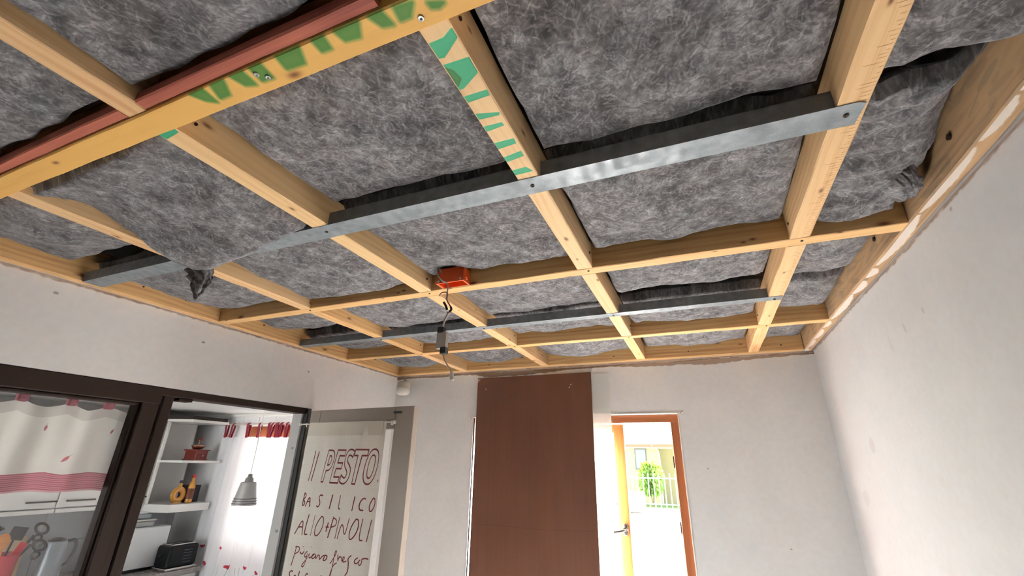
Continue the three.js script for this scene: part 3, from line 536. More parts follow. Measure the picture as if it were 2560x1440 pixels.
// open door leaf with the printed cloth
const leafMat = phys({ color: 0x8f8378, roughness: 0.42, clearcoat: 0.2, clearcoatRoughness: 0.4 });
{ const root = struct('door_2', 'open taupe door leaf with a glazed middle hung with a printed cloth', 'door'); root.position.set(-2.066, 0, -1.972); root.rotation.y = -0.0945;
  const L = 0.758, T = 2.063;
  part('stile', barY(0.002, 0.085, -0.02, 0.02, 0.012, T), leafMat, root); part('stile', barY(0.638, L, -0.02, 0.02, 0.012, T), leafMat, root);
  part('rail', barX(0.085, 0.638, 1.955, T, -0.02, 0.02), leafMat, root); part('rail', barX(0.085, 0.638, 0.012, 0.25, -0.02, 0.02), leafMat, root);
  part('pane', box(0.085, 0.638, 0.25, 1.955, -0.002, 0.002), glass, root);
  part('latch_plate', rbox(0.627, 0.682, 2.029, 2.040, 0.0185, 0.0215, 0.001), gloss(0x2a2320, 0.5), root); }
function letterStrokes() {                                           // single-stroke hand capitals in a 1 x 1 box, y down
  return { A: [[[0, 1], [.5, 0], [.95, 1]], [[.2, .65], [.75, .62]]], B: [[[.1, 0], [.05, 1], [.6, .95], [.7, .7], [.1, .5], [.6, .3], [.5, .05], [.1, 0]]], S: [[[.9, .08], [.5, 0], [.2, .25], [.6, .5], [.75, .8], [.4, 1], [.05, .9]]], I: [[[.5, 0], [.45, 1]]], L: [[[.2, 0], [.15, 1], [.8, .97]]],
    C: [[[.9, .1], [.5, .02], [.1, .45], [.25, .95], [.8, .95]]], O: [[[.5, 0], [.1, .4], [.2, .95], [.6, .98], [.95, .5], [.8, .05], [.5, 0]]], P: [[[.15, 0], [.1, 1]], [[.15, .05], [.75, .1], [.8, .4], [.15, .5]]], N: [[[.05, 1], [.1, 0], [.8, 1], [.9, 0]]], '+': [[[.5, .3], [.5, .7]], [[.2, .5], [.8, .5]]], E: [[[.8, 0], [.2, .02], [.15, 1], [.8, .97]], [[.18, .5], [.65, .48]]], R: [[[.1, 1], [.1, 0], [.7, .1], [.65, .4], [.1, .5], [.8, 1]]] };
}
const TX0 = 0.028, TX1 = 0.602, TY1 = 1.995, TY0 = 0.95;
{ const W = 1120, Hc = Math.round(W * (TY1 - TY0) / (TX1 - TX0)), k = W / (TX1 - TX0);
  const c = pixels(W, Hc, (x, y) => { const n = (noise2(x / 2, y / 60, 3) - 0.5) * 9 + (noise2(x / 60, y / 2, 4) - 0.5) * 9 + (noise2(x / 120, y / 120, 5) - 0.5) * 6; return [222 + n, 217 + n, 207 + n]; }), g = c.getContext('2d');
  const X = (u) => (u - TX0) * k, Y = (y) => (TY1 - y) * k, S = letterStrokes();
  g.strokeStyle = 'rgb(112,36,44)'; g.lineCap = g.lineJoin = 'round';
  const smoothLine = (p) => { g.beginPath(); g.moveTo(...p[0]); for (let i = 1; i < p.length - 1; i++) g.quadraticCurveTo(p[i][0], p[i][1], (p[i][0] + p[i + 1][0]) / 2, (p[i][1] + p[i + 1][1]) / 2); g.lineTo(...p[p.length - 1]); g.stroke(); };
  const put = (ch, u, y1, w, h, lean = 0) => { for (const st of S[ch]) smoothLine(st.map(([a, b]) => [X(u + a * w - b * lean), Y(y1 - b * h)])); };
  // outlined capitals of the first line
  g.lineWidth = 6;
  const outline = (ch, u, y0, y1, w) => { g.save(); g.translate(X(u), Y(y0)); g.transform(1, 0, -0.16, 1, 0, 0); const hh = (y1 - y0) * k; g.font = 'bold ' + Math.round(hh * 1.39) + 'px sans-serif'; const m = g.measureText(ch).width; g.scale(w * k / m, 1); g.lineWidth = 15; g.strokeText(ch, 0, 0); g.restore(); };
  outline('P', 0.182, 1.697, 1.852, 0.078); outline('E', 0.254, 1.695, 1.853, 0.07); outline('S', 0.318, 1.695, 1.855, 0.078); outline('T', 0.388, 1.695, 1.857, 0.09); outline('O', 0.468, 1.698, 1.857, 0.095);
  g.lineWidth = 10; smoothLine([[X(0.112), Y(1.845)], [X(0.108), Y(1.78)], [X(0.095), Y(1.70)]]); smoothLine([[X(0.135), Y(1.842)], [X(0.128), Y(1.78)], [X(0.116), Y(1.698)]]); g.fillStyle = 'rgb(112,36,44)'; g.beginPath(); g.ellipse(X(0.585), Y(1.715), 7, 11, 0, 0, 7); g.fill();
  g.lineWidth = 12;
  [['B', .083, .028], ['A', .112, .03], ['S', .195, .04], ['I', .285, .03], ['L', .345, .028], ['I', .442, .03], ['C', .483, .04], ['O', .548, .042]].forEach(([ch, u, w]) => put(ch, u, 1.638, w, 0.06, 0.006));
  g.lineWidth = 11;
  [['A', .08, .055], ['L', .135, .035], ['I', .175, .04], ['O', .215, .065], ['+', .293, .022], ['P', .318, .045], ['I', .355, .03], ['N', .385, .06], ['O', .455, .05], ['L', .508, .045], ['I', .555, .04]].forEach(([ch, u, w], i) => put(ch, u, 1.538 + i * 0.0006, w, 0.09, 0.014));
  // flowing hand of the fourth line
  const hand = (pts) => smoothLine(pts.map(([u, y]) => [X(u), Y(y)]));
  g.lineWidth = 10; hand([[.095, 1.395], [.088, 1.35], [.08, 1.31]]); hand([[.088, 1.39], [.115, 1.398], [.122, 1.375], [.095, 1.362]]);
  hand([[.128, 1.372], [.14, 1.36], [.15, 1.375]]); hand([[.175, 1.378], [.158, 1.37], [.162, 1.35], [.18, 1.36], [.183, 1.378], [.172, 1.32], [.155, 1.308], [.15, 1.32], [.19, 1.355], [.205, 1.378], [.202, 1.352], [.222, 1.36], [.245, 1.378], [.225, 1.37], [.228, 1.352], [.248, 1.362], [.25, 1.378], [.252, 1.352], [.268, 1.375], [.278, 1.372], [.28, 1.352], [.295, 1.372], [.31, 1.376], [.3, 1.352], [.318, 1.356], [.322, 1.374], [.31, 1.376]]);
  hand([[.345, 1.345], [.375, 1.375], [.385, 1.402], [.372, 1.4], [.368, 1.34], [.36, 1.29], [.35, 1.29], [.37, 1.34], [.392, 1.352]]); hand([[.395, 1.385], [.398, 1.355], [.402, 1.378], [.42, 1.38], [.425, 1.36], [.442, 1.372], [.44, 1.384], [.428, 1.376], [.432, 1.358], [.455, 1.366]]); hand([[.478, 1.39], [.462, 1.378], [.47, 1.362], [.472, 1.325], [.46, 1.31]]); hand([[.515, 1.384], [.498, 1.376], [.498, 1.36], [.515, 1.36], [.535, 1.38], [.522, 1.37], [.53, 1.352], [.548, 1.366], [.54, 1.382], [.57, 1.388], [.585, 1.386]]);
  g.beginPath(); g.ellipse(X(.142), Y(1.396), 4, 5, 0, 0, 7); g.fill(); g.beginPath(); g.ellipse(X(.208), Y(1.402), 4, 5, 0, 0, 7); g.fill();
  g.lineWidth = 11; [['S', .072, .03], ['A', .105, .035], ['L', .14, .028], ['E', .19, .034], ['P', .30, .034], ['E', .345, .03], ['P', .385, .034], ['E', .43, .03]].forEach(([ch, u, w]) => put(ch, u, 1.29, w, 0.055, 0.008));
  const mat = phys({ map: texOf(c, { repeat: false }), roughness: 0.95, transmission: 0.12, thickness: 0, side: THREE.DoubleSide });
  const root = thing('printed_cloth', 'white cloth printed with a red handwritten pesto recipe hanging on the open door', 'cloth', null, [-2.066, 0, -1.972], -0.0945);
  const fold = (u, v) => 0.034 + (Math.sin(u * 19 + 0.6) * 0.0045 + Math.sin(u * 43 + v * 1.5) * 0.002 + Math.sin(u * 7 - v * 3) * 0.003) * smooth(0, 0.2, 1 - v + 0.06);
  part('cloth', sheet(1, 1, 120, 60, (u, v) => [lerp(TX0, TX1, u), lerp(TY0, TY1, v), fold(u, v)]), mat, root);
  part('hem', sheet(1, 1, 120, 8, (u, v) => [lerp(TX0 + 0.004, TX1 - 0.022, u), lerp(1.925, TY1 - 0.001, v), fold(u, lerp(0.933, 1, v)) + 0.002]), phys({ color: 0xcfc8bb, roughness: 0.95, side: THREE.DoubleSide }), root);
  const rodM = gloss(0xd5cfc4, 0.4);
  part('rod', cyl(0.004, 0.004, 0.70, 12).rotateZ(Math.PI / 2), rodM, root, [0.3, 1.988, 0.031]);
  for (const x of [-0.055, 0.65]) part('finial', new THREE.SphereGeometry(0.011, 16, 12), rodM, root, [x, 1.988, 0.031]);
  for (const x of [0.0, 0.632]) part('bracket', rbox(x - 0.005, x + 0.005, 1.972, 1.996, 0.0205, 0.034, 0.002), rodM, root); }

// ---------------------------------------------------------------- kitchen seen through the doorway
const KX = -4.78, KZ = -3.1, KC = 2.2, KB = 0.9;
const cabWhite = phys({ color: 0xe9e7e2, roughness: 0.4, clearcoat: 0.2, clearcoatRoughness: 0.3 }), blackBar = gloss(0x1d1b1b, 0.4);
const KWX0 = -4.08, KWX1 = -3.05, KWY0 = 1.0, KWY1 = 2.085;
{ const o = struct('wall_kitchen_far', 'white panelled kitchen wall round the curtained window', 'wall');
  part('plaster', wallGeo(rect(KX - 0.12, XL - 0.1, 0, TOP), [rect(KWX0, KWX1, KWY0, KWY1).reverse()], 0.15), plainWall, o, [0, 0, KZ - 0.15]);
  for (let i = 0; i < 8; i++) { const a = -4.56 + i * 0.215; part('panel', rbox(a + 0.002, a + 0.213, KWY1 + 0.005, KC - 0.002, KZ, KZ + 0.008, 0.003), plainWall, o); } }
{ const o = struct('wall_kitchen_left', 'grey kitchen wall behind the worktop', 'wall'); part('plaster', box(KX - 0.12, KX, 0, TOP, KZ, KB), std({ color: 0xb4b2b0, roughness: 0.5 }), o); }
{ const o = struct('wall_kitchen_side', 'short wall between kitchen window and far wall', 'wall'); part('plaster', box(XL - 0.1, XL - 0.0, 0, TOP, KZ - 0.15, ZF - 0.15), plainWall, o); }
{ const o = struct('wall_kitchen_back', 'back wall of the kitchen', 'wall'); part('plaster', wallGeo(rect(KX - 0.12, XL - 0.1, 0, TOP), [rect(-4.5, -2.5, 0.3, 2.1).reverse()], 0.12), plainWall, o, [0, 0, KB]); }
{ const o = struct('window_4', 'added unseen wide window behind the viewer that brightens the kitchen', 'window'), z = KB + 0.06;  // unseen window, added to bring more light into the kitchen
  for (const [y0, y1] of [[0.301, 0.35], [2.05, 2.099]]) part('rail', barX(-4.499, -2.501, y0, y1, z + 0.03, z - 0.03), windowWood, o);
  for (const x of [-4.499, -3.53, -2.56]) part('stile', barY(x, x + 0.059, z + 0.03, z - 0.03, 0.35, 2.05), windowWood, o);
  for (const x of [-4.44, -3.471]) part('pane', box(x, x + 0.911, 0.35, 2.05, z - 0.003, z + 0.003), glass, o); }
{ const o = struct('awning', 'timber porch roof outside over the kitchen window', 'roof'); part('deck', rbox(-5.2, -2.25, 2.5, 2.56, -4.5, -3.255, 0.01), windowWood, o); part('fascia', rbox(-5.2, -2.25, 2.42, 2.56, -4.54, -4.502, 0.006), windowWood, o); }
{ const o = struct('ceiling_kitchen', 'white kitchen ceiling with a cornice', 'ceiling'); part('board', box(KX, XL - 0.1, KC, KC + 0.05, KZ, KB), std({ color: 0xefeeea, roughness: 0.8 }), o);
  part('cornice', rbox(KX + 0.33, XL - 0.1, KC - 0.03, KC, KZ + 0.008, KZ + 0.03, 0.006), std({ color: 0xf2f0ec, roughness: 0.7 }), o); }
{ const o = struct('window_3', 'brown framed kitchen window behind the long curtain', 'window');
  part('frame_head', barX(KWX0, KWX1, 1.955, KWY1 - 0.001, KZ - 0.03, KZ - 0.09), windowWood, o); part('frame_jamb', barY(KWX0, KWX0 + 0.06, KZ - 0.03, KZ - 0.09, KWY0, 1.955), windowWood, o); part('frame_jamb', barY(KWX1 - 0.06, KWX1, KZ - 0.03, KZ - 0.09, KWY0, 1.955), windowWood, o);
  part('frame_sill', barX(KWX0 + 0.06, KWX1 - 0.06, KWY0, KWY0 + 0.06, KZ - 0.03, KZ - 0.09), windowWood, o); part('pane', box(KWX0 + 0.06, KWX1 - 0.06, KWY0 + 0.06, 1.955, KZ - 0.062, KZ - 0.058), glass, o); }

// wall cabinets
function handleBar(z0, z1) { return mergeGeometries([cyl(0.0055, 0.0055, Math.abs(z1 - z0), 12).rotateX(Math.PI / 2), cyl(0.004, 0.004, 0.022, 8).rotateZ(Math.PI / 2).translate(-0.011, 0, Math.abs(z1 - z0) * 0.35), cyl(0.004, 0.004, 0.022, 8).rotateZ(Math.PI / 2).translate(-0.011, 0, -Math.abs(z1 - z0) * 0.35)]).translate(0, 0, (z0 + z1) / 2); }
for (const [z0, z1, h0, h1, text] of [[-1.452, -2.010, -1.83, -2.0, 'white wall cabinet with black bar handle left of another behind the fixed glass'], [-2.014, -2.42, -2.057, -2.237, 'white wall cabinet with black bar handle right of another behind the fixed glass'], [-0.85, -1.448, -1.2, -1.38, 'white wall cabinet nearest the viewer, mostly hidden by the short curtain'], [-2.424, -2.60, -2.565, -2.595, 'narrow white wall cabinet beside the open corner shelves']]) {
  const root = thing('wall_cabinet', text, 'cabinet', 'white kitchen wall cabinets');
  part('body', rbox(KX + 0.001, -4.472, 1.43, 2.11, z0, z1, 0.003), cabWhite, root);
  const d = part('door', rbox(-4.471, -4.452, 1.436, 2.106, z0 - 0.002, z1 + 0.002, 0.004), cabWhite, root);
  if (z0 - z1 < 0.3) part('door_panel', rbox(-4.452, -4.446, 1.50, 2.05, z0 - 0.045, z1 + 0.045, 0.003), cabWhite, d);
  part('handle', handleBar(h0, h1), blackBar, d, [-4.432, 1.480, 0]);
  part('light_rail', rbox(KX + 0.1, -4.44, 1.40, 1.428, z0, z1, 0.006), cabWhite, root);
}
{ const root = thing('corner_shelf', 'white open corner shelf unit beside the long kitchen curtain', 'shelf');
  const plan = [[-4.64, 2.604], [-4.445, 2.604], [-4.222, 2.68], [-4.222, 3.015], [-4.64, 3.015]].map(([x, s]) => new THREE.Vector2(x, s));
  const slab = (y, t, inset = 0) => new THREE.ExtrudeGeometry(new THREE.Shape(plan.map((p) => new THREE.Vector2(p.x - inset * (p.x > -4.5 ? 1 : 0), p.y))), { depth: t, bevelEnabled: true, bevelSize: 0.002, bevelThickness: 0.002, bevelSegments: 2 }).rotateX(-Math.PI / 2).translate(0, y, 0);
  part('top', slab(2.095, 0.018), cabWhite, root); part('shelf', slab(1.752, 0.016), cabWhite, root); part('bottom', slab(1.362, 0.056), cabWhite, root);
  part('back_panel', box(-4.66, -4.645, 1.36, 2.112, -3.0, -2.604), cabWhite, root); part('side_panel', rbox(-4.64, -4.452, 1.422, 2.09, -2.604, -2.618, 0.003), cabWhite, root);
  part('corner_post', rbox(-4.458, -4.436, 1.422, 2.09, -2.606, -2.628, 0.003), cabWhite, root);
  part('crown_board', slab(2.116, 0.03, 0.03), std({ color: 0x2c211b, roughness: 0.7 }), root, null, 'dark brown crown board'); }
{ const root = thing('coffee_grinder', 'red hand coffee grinder with copper bowl and crank on the upper corner shelf', 'coffee grinder', null, [-4.36, 1.7715, -2.872], 0.2), red = phys({ color: 0x7d2418, roughness: 0.4, clearcoat: 0.4 }), cop = gloss(0xb58a72, 0.25, { metalness: 0.8 });
  part('body', rbox(-0.062, 0.062, 0.008, 0.082, -0.062, 0.062, 0.004), red, root); part('base', rbox(-0.07, 0.07, 0, 0.01, -0.07, 0.07, 0.003), red, root); part('lid', rbox(-0.074, 0.074, 0.082, 0.092, -0.074, 0.074, 0.003), red, root);
  const dr = part('drawer', rbox(0.062, 0.067, 0.018, 0.06, -0.04, 0.04, 0.002), red, root); part('knob', new THREE.SphereGeometry(0.008, 12, 10), cop, dr, [0.074, 0.04, 0]);
  part('bowl', lathe([[0.012, 0.092], [0.03, 0.096], [0.05, 0.112], [0.058, 0.13], [0.055, 0.13], [0.046, 0.114], [0.02, 0.1]], 28), cop, root);
  part('crank', mergeGeometries([tube([[0, 0.1, 0], [0, 0.165, 0], [0.012, 0.172, 0.01], [0.05, 0.168, 0.04]], 0.004, 30), new THREE.SphereGeometry(0.011, 14, 10).translate(0, 0.172, 0)]), cop, root); part('grip', new THREE.SphereGeometry(0.013, 14, 10), red, root, [0.05, 0.185, 0.04]); }
const amber = phys({ color: 0xc98a2e, roughness: 0.15, clearcoat: 0.6 });
{ const root = thing('ring_bottle', 'amber ring-shaped liqueur bottle with black cap on the lower corner shelf', 'bottle', null, [-4.33, 1.421, -2.79]);
  part('ring', new THREE.TorusGeometry(0.042, 0.023, 18, 40).rotateY(Math.PI / 2).scale(0.85, 1, 1), amber, root, [0, 0.068, 0]); part('foot', rbox(-0.02, 0.02, 0, 0.014, -0.032, 0.032, 0.004), amber, root);
  part('neck', cyl(0.011, 0.016, 0.045, 16), amber, root, [0, 0.142, 0]); part('cap', cyl(0.014, 0.014, 0.022, 16), blackBar, root, [0, 0.172, 0]); }
{ const root = thing('sauce_bottle', 'slim bottle with red cap and dark label behind the amber bottle', 'bottle', null, [-4.295, 1.421, -2.868]);
  part('glass', lathe([[0, 0], [0.026, 0], [0.028, 0.004], [0.028, 0.13], [0.022, 0.16], [0.013, 0.178], [0.013, 0.205], [0, 0.205]], 24), amber, root);
  part('label', cyl(0.0286, 0.0286, 0.085, 24), std({ color: 0x6e3b26, roughness: 0.6 }), root, [0, 0.075, 0]); part('cap', cyl(0.0155, 0.0165, 0.028, 18), gloss(0xb3201c, 0.4), root, [0, 0.218, 0]); }
{ const root = thing('black_box', 'matt black square tin on the lower corner shelf beside the curtain', 'tin', null, [-4.40, 1.421, -2.925]); const m = gloss(0x1e1e24, 0.55);
  part('body', rbox(-0.06, 0.06, 0, 0.128, -0.058, 0.058, 0.006), m, root); part('lid', rbox(-0.0615, 0.0615, 0.124, 0.14, -0.0595, 0.0595, 0.004), m, root); }
// worktop, base units and what stands on them
const granite = (() => { const r = texOf(pixels(512, 512, (x, y) => { const n = noise2(x / 4, y / 4, 2), m = noise2(x / 9, y / 9, 3), v = n > 0.66 ? 200 : n < 0.3 ? 70 : 140; return [v * 0.98 + m * 20, v * 0.93 + m * 20, v * 0.9 + m * 20]; })); r.repeat.set(1 / 0.4, 1 / 0.4); return phys({ map: r, roughness: 0.25 }); })();
solo('worktop', 'speckled grey stone worktop along the kitchen wall', 'worktop', rbox(KX + 0.001, -4.10, 0.90, 0.938, -3.0, -0.6, 0.006), granite);
for (let i = 0; i < 4; i++) { const z0 = -0.60 - i * 0.6, root = thing('base_cabinet', ['base cabinet nearest the viewer under the worktop', 'second base cabinet from the viewer under the worktop', 'third base cabinet from the viewer under the worktop', 'base cabinet in the corner under the worktop'][i], 'cabinet', 'kitchen base cabinets');
  part('body', rbox(KX + 0.01, -4.165, 0.001, 0.899, z0, z0 - 0.597, 0.003), cabWhite, root); part('door', rbox(-4.164, -4.145, 0.1, 0.89, z0 - 0.004, z0 - 0.594, 0.004), cabWhite, root); }
{ const root = thing('microwave', 'white microwave oven on the worktop behind the black toaster', 'microwave', null, [0, 0.9385, 0]), m = gloss(0xe4e6e6, 0.3);
  part('body', rbox(-4.64, -4.335, 0.018, 0.315, -2.36, -2.80, 0.006), m, root); part('door', rbox(-4.334, -4.318, 0.022, 0.312, -2.362, -2.798, 0.005), m, root); part('base', rbox(-4.63, -4.322, 0.0, 0.018, -2.365, -2.795, 0.003), blackBar, root); }
{ const root = thing('glass_container', 'clear lidded glass container on top of the white microwave', 'container', null, [-4.42, 1.2545, -2.58]), cg = phys({ color: 0xe8eeee, roughness: 0.15, transmission: 0.7, thickness: 0, side: THREE.DoubleSide });
  part('dish', rbox(-0.07, 0.07, 0, 0.045, -0.10, 0.10, 0.012), cg, root); part('lid', rbox(-0.076, 0.076, 0.045, 0.056, -0.106, 0.106, 0.005), gloss(0xd9d6d0, 0.3), root); part('contents', rbox(-0.055, 0.055, 0.006, 0.036, -0.08, 0.08, 0.008), std({ color: 0xb9a394 }), root); part('upper_dish', rbox(-0.05, 0.05, 0.056, 0.098, -0.07, 0.05, 0.012), cg, root); part('upper_lid', rbox(-0.035, 0.035, 0.098, 0.112, -0.045, 0.025, 0.005), gloss(0xdfe2e2, 0.3), root); }
{ const root = thing('toaster', 'black toaster with chrome trim on the worktop beside the curtain', 'toaster', null, [-4.205, 0.9385, -2.83]), bl = phys({ color: 0x0e1014, roughness: 0.45, specularIntensity: 0.5 });
  part('body', rbox(-0.09, 0.085, 0.02, 0.178, -0.125, 0.115, 0.022), bl, root); part('top_plate', rbox(-0.07, 0.065, 0.177, 0.187, -0.10, 0.09, 0.004), chrome, root);
  for (const x of [-0.035, 0.03]) part('slot', box(x - 0.012, x + 0.012, 0.184, 0.1885, -0.085, 0.075), gloss(0x0c0c0c, 0.9), root);
  part('base_trim', rbox(-0.095, 0.09, 0.0, 0.021, -0.13, 0.12, 0.008), chrome, root);
  for (let i = 0; i < 5; i++) part('groove', rbox(0.0845, 0.0865, 0.05 + i * 0.022, 0.053 + i * 0.022, -0.07, 0.0, 0.0004), gloss(0x5c6470, 0.4), root);
  part('lever', rbox(-0.012, 0.012, 0.1, 0.115, 0.115, 0.138, 0.004), blackBar, root); }
{ const root = thing('utensil_crock', 'red utensil crock on the worktop behind the fixed glass', 'crock', null, [-4.25, 0.9385, -1.73]);
  part('pot', lathe([[0, 0], [0.07, 0], [0.078, 0.01], [0.092, 0.25], [0.094, 0.262], [0.088, 0.262], [0.084, 0.24], [0.07, 0.02], [0, 0.015]], 36), phys({ color: 0xb01f2c, roughness: 0.3, clearcoat: 0.5 }), root); }
function utensil(name, label, pts, r, mat, head, hp, hr) { const root = thing(name, label, 'utensil', 'utensils in the red crock'); part('handle', tube(pts, r, 24, 10), mat, root); const m = part('head', head, mat, root, hp); if (hr) m.rotation.set(...hr); return root; }
const C0 = [-4.25, 1.0, -1.73];
utensil('ladle', 'black ladle leaning left in the red crock', [[C0[0], 1.0, C0[2]], [-4.24, 1.2, -1.70], [-4.23, 1.33, -1.665]], 0.006, blackBar, new THREE.SphereGeometry(0.045, 20, 12, 0, 6.3, 0, 1.7).scale(1, 0.7, 1), [-4.21, 1.335, -1.64], [0.4, 0, 0.3]);
utensil('spatula', 'black slotted spatula upright in the red crock', [[C0[0] + .02, 1.0, C0[2]], [-4.22, 1.2, -1.74], [-4.21, 1.30, -1.75]], 0.006, blackBar, rbox(-0.004, 0.004, 0, 0.075, -0.04, 0.04, 0.003), [-4.21, 1.28, -1.75], [-0.2, 0, 0]);
utensil('wooden_spoon', 'wooden spoon in front in the red crock', [[C0[0] + .03, 1.0, C0[2]], [-4.2, 1.15, -1.715], [-4.19, 1.23, -1.70]], 0.006, honeyLitWood, new THREE.SphereGeometry(1, 20, 14).scale(0.008, 0.052, 0.034), [-4.19, 1.275, -1.693], [0.1, 0, 0]);
utensil('red_spatula', 'red silicone spatula in the red crock', [[C0[0] + .03, 1.0, C0[2] - 0.02], [-4.2, 1.15, -1.765], [-4.19, 1.2, -1.775]], 0.006, gloss(0xb8202a, 0.4), rbox(-0.004, 0.004, 0, 0.08, -0.022, 0.022, 0.003), [-4.19, 1.185, -1.775], [-0.3, 0, 0]);
for (const [a, text] of [[0, 'upper black loop-handled scissors leaning right in the red crock'], [1, 'lower black loop-handled tongs leaning right in the red crock']]) {
  utensil(a ? 'tongs' : 'scissors', text, [[C0[0], 1.0, C0[2] - 0.02], [-4.21, 1.17 - a * 0.02, -1.79], [-4.19, 1.30 - a * 0.055, -1.835]], 0.007, blackBar, mergeGeometries([new THREE.TorusGeometry(0.026, 0.007, 10, 24).rotateY(Math.PI / 2).scale(1, 1.5, 1), new THREE.TorusGeometry(0.02, 0.006, 10, 24).rotateY(Math.PI / 2).translate(0, -0.03, 0.045)]), [-4.185 + a * 0.045, 1.335 - a * 0.095, -1.862], [0.9, 0, 0]); }
{ const root = thing('kettle', 'grey jug kettle with a loop handle beside the red crock', 'kettle', null, [-4.22, 0.9385, -1.985]), kg = gloss(0x7f868b, 0.32, { metalness: 0.35 });
  part('jug', lathe([[0, 0.02], [0.07, 0.02], [0.074, 0.03], [0.062, 0.26], [0.058, 0.30], [0.052, 0.31], [0, 0.314]], 40), kg, root); part('base', cyl(0.078, 0.08, 0.02, 36), chrome, root, [0, 0.01, 0]); part('lid', lathe([[0, 0.012], [0.02, 0.012], [0.05, 0.0], [0.05, -0.004], [0, -0.004]].reverse(), 30), blackBar, root, [0, 0.314, 0]);
  part('handle', tube([[0, 0.295, -0.05], [0, 0.30, -0.10], [0, 0.28, -0.118], [0, 0.2, -0.116], [0, 0.16, -0.10], [0, 0.14, -0.062]], 0.010, 40, 12), gloss(0x3c4044, 0.4), root); part('spout', lathe([[0.012, 0], [0.02, 0.04], [0.017, 0.04], [0.01, 0]], 16).rotateX(0.7), kg, root, [0, 0.262, 0.055]); }
{ const root = thing('chopping_board', 'pale wooden chopping board leaning on the wall between crock and kettle', 'chopping board'); const b = part('board', rbox(-0.01, 0.01, 0, 0.3, -0.11, 0.11, 0.006), std({ color: 0xc2a98a, roughness: 0.7 }), root, [-4.70, 0.9385, -1.93]); b.rotation.z = 0.12; }
{ const o = struct('wall_tiles', 'grey splashback between worktop and wall cabinets', 'splashback'), tm = gloss(0xaeb0b2, 0.28);
  const g = rbox(KX, KX + 0.007, 0.002, 0.222, -0.148, 0.148, 0.002); for (let j = 0; j < 2; j++) for (let i = 0; i < 8; i++) part('tile', g, tm, o, [0, 0.94 + j * 0.226, -0.78 - i * 0.3 ]).position.x = 0; }

// long curtain of the kitchen window
function poppy(g, x, y, s, r) { g.save(); g.translate(x, y); g.rotate(r() * 2 - 1); g.fillStyle = 'rgba(196,52,74,.9)'; for (let i = 0; i < 3; i++) { g.beginPath(); g.ellipse((i - 1) * s * 0.4, (r() - 0.5) * s * 0.4, s * 0.5, s * 0.34, i, 0, 7); g.fill(); } g.strokeStyle = 'rgba(96,104,92,.7)'; g.lineWidth = s * 0.07; g.beginPath(); g.moveTo(0, s * 0.2); g.quadraticCurveTo(s * 0.2, s, -s * 0.1, s * 2.0); g.stroke(); g.restore(); }
{ const x0 = -4.30, x1 = -3.0, y0 = 0.45, y1 = 1.985, W = 1024, Hc = 1208, c = pixels(W, Hc, (x, y) => { const n = (noise2(x / 2, y / 2, 3) - 0.5) * 5; return [244 + n, 243 + n, 246 + n]; }), g = c.getContext('2d'), r = rngOf(31);
  const X = (x) => (x - x0) / (x1 - x0) * W, Y = (y) => (y1 - y) / (y1 - y0) * Hc;
  for (const [x, y, s] of [[-4.2, 1.07, 20], [-3.95, 1.075, 16], [-4.09, .95, 22], [-3.84, .94, 26], [-3.63, .955, 20], [-3.36, 1.085, 20], [-3.5, .93, 18], [-3.2, 1.0, 20], [-4.25, .85, 22], [-3.9, .8, 24], [-3.5, .78, 22]]) poppy(g, X(x), Y(y), s, r);
  for (let i = 0; i < 10; i++) { g.strokeStyle = 'rgba(120,124,104,.5)'; g.lineWidth = 2; g.beginPath(); const x = X(-4.25 + r() * 1.2), y = Y(0.95); g.moveTo(x, y); g.quadraticCurveTo(x + 12 * (r() - 0.5), y + 40, x + 30 * (r() - 0.5), y + 90); g.stroke(); }
  const root = thing('long_curtain', 'long sheer white curtain with red tabs and poppies at the kitchen window', 'curtain');
  const mat = phys({ map: texOf(c, { repeat: false }), roughness: 1, transmission: 0.12, thickness: 0, side: THREE.DoubleSide });
  const wave = (u, v) => Math.sin(u * 46 + Math.sin(v * 2) * 0.6) * 0.016 * (0.45 + 0.55 * (1 - v)) + Math.sin(u * 101 + v) * 0.005;
  part('cloth', sheet(1, 1, 220, 40, (u, v) => [lerp(x0, x1, u) + Math.sin(u * 23) * 0.006 - 0.05 * (1 - u) * (1 - v), lerp(y0, y1, v), KZ + 0.055 + wave(u, v)]), mat, root);
  const tabM = phys({ color: 0xa93247, roughness: 0.8, transmission: 0.25, thickness: 0, side: THREE.DoubleSide }), rod = gloss(0xd8d2ca, 0.4);
  part('rod', cyl(0.008, 0.008, 1.42, 14).rotateZ(Math.PI / 2), rod, root, [-3.68, 2.098, KZ + 0.055]);
  for (const [x, w, lean] of [[-4.272, .03, .01], [-4.18, .03, -.012], [-3.975, .04, .008], [-3.825, .028, 0], [-3.70, .034, .012], [-3.655, .03, -.02], [-3.60, .05, .01], [-3.545, .036, -.008], [-3.475, .032, 0], [-3.37, .034, .006], [-3.24, .03, -.006], [-3.1, .03, .004]]) {
    const t = new THREE.TubeGeometry(new THREE.CatmullRomCurve3([V(x + lean, 1.978, KZ + 0.066), V(x + lean * 0.5, 2.04, KZ + 0.068), V(x, 2.096, KZ + 0.067), V(x, 2.110, KZ + 0.055), V(x, 2.096, KZ + 0.043), V(x + lean, 1.978, KZ + 0.05)]), 26, 0.003, 6);
    const p = t.attributes.position; for (let i = 0; i < p.count; i++) { const xc = x + lean * clamp((2.09 - p.getY(i)) / 0.11); p.setX(i, xc + (p.getX(i) - xc) * w / 0.0065); } t.computeVertexNormals();
    part('tab', t, tabM, root, null, 'sheer red tab loop'); part('tab_bead', new THREE.SphereGeometry(0.012, 12, 8).scale(1, 1.3, 0.5), gloss(0xb01c2c, 0.3), root, [x + lean, 1.995, KZ + 0.07]);
  } }
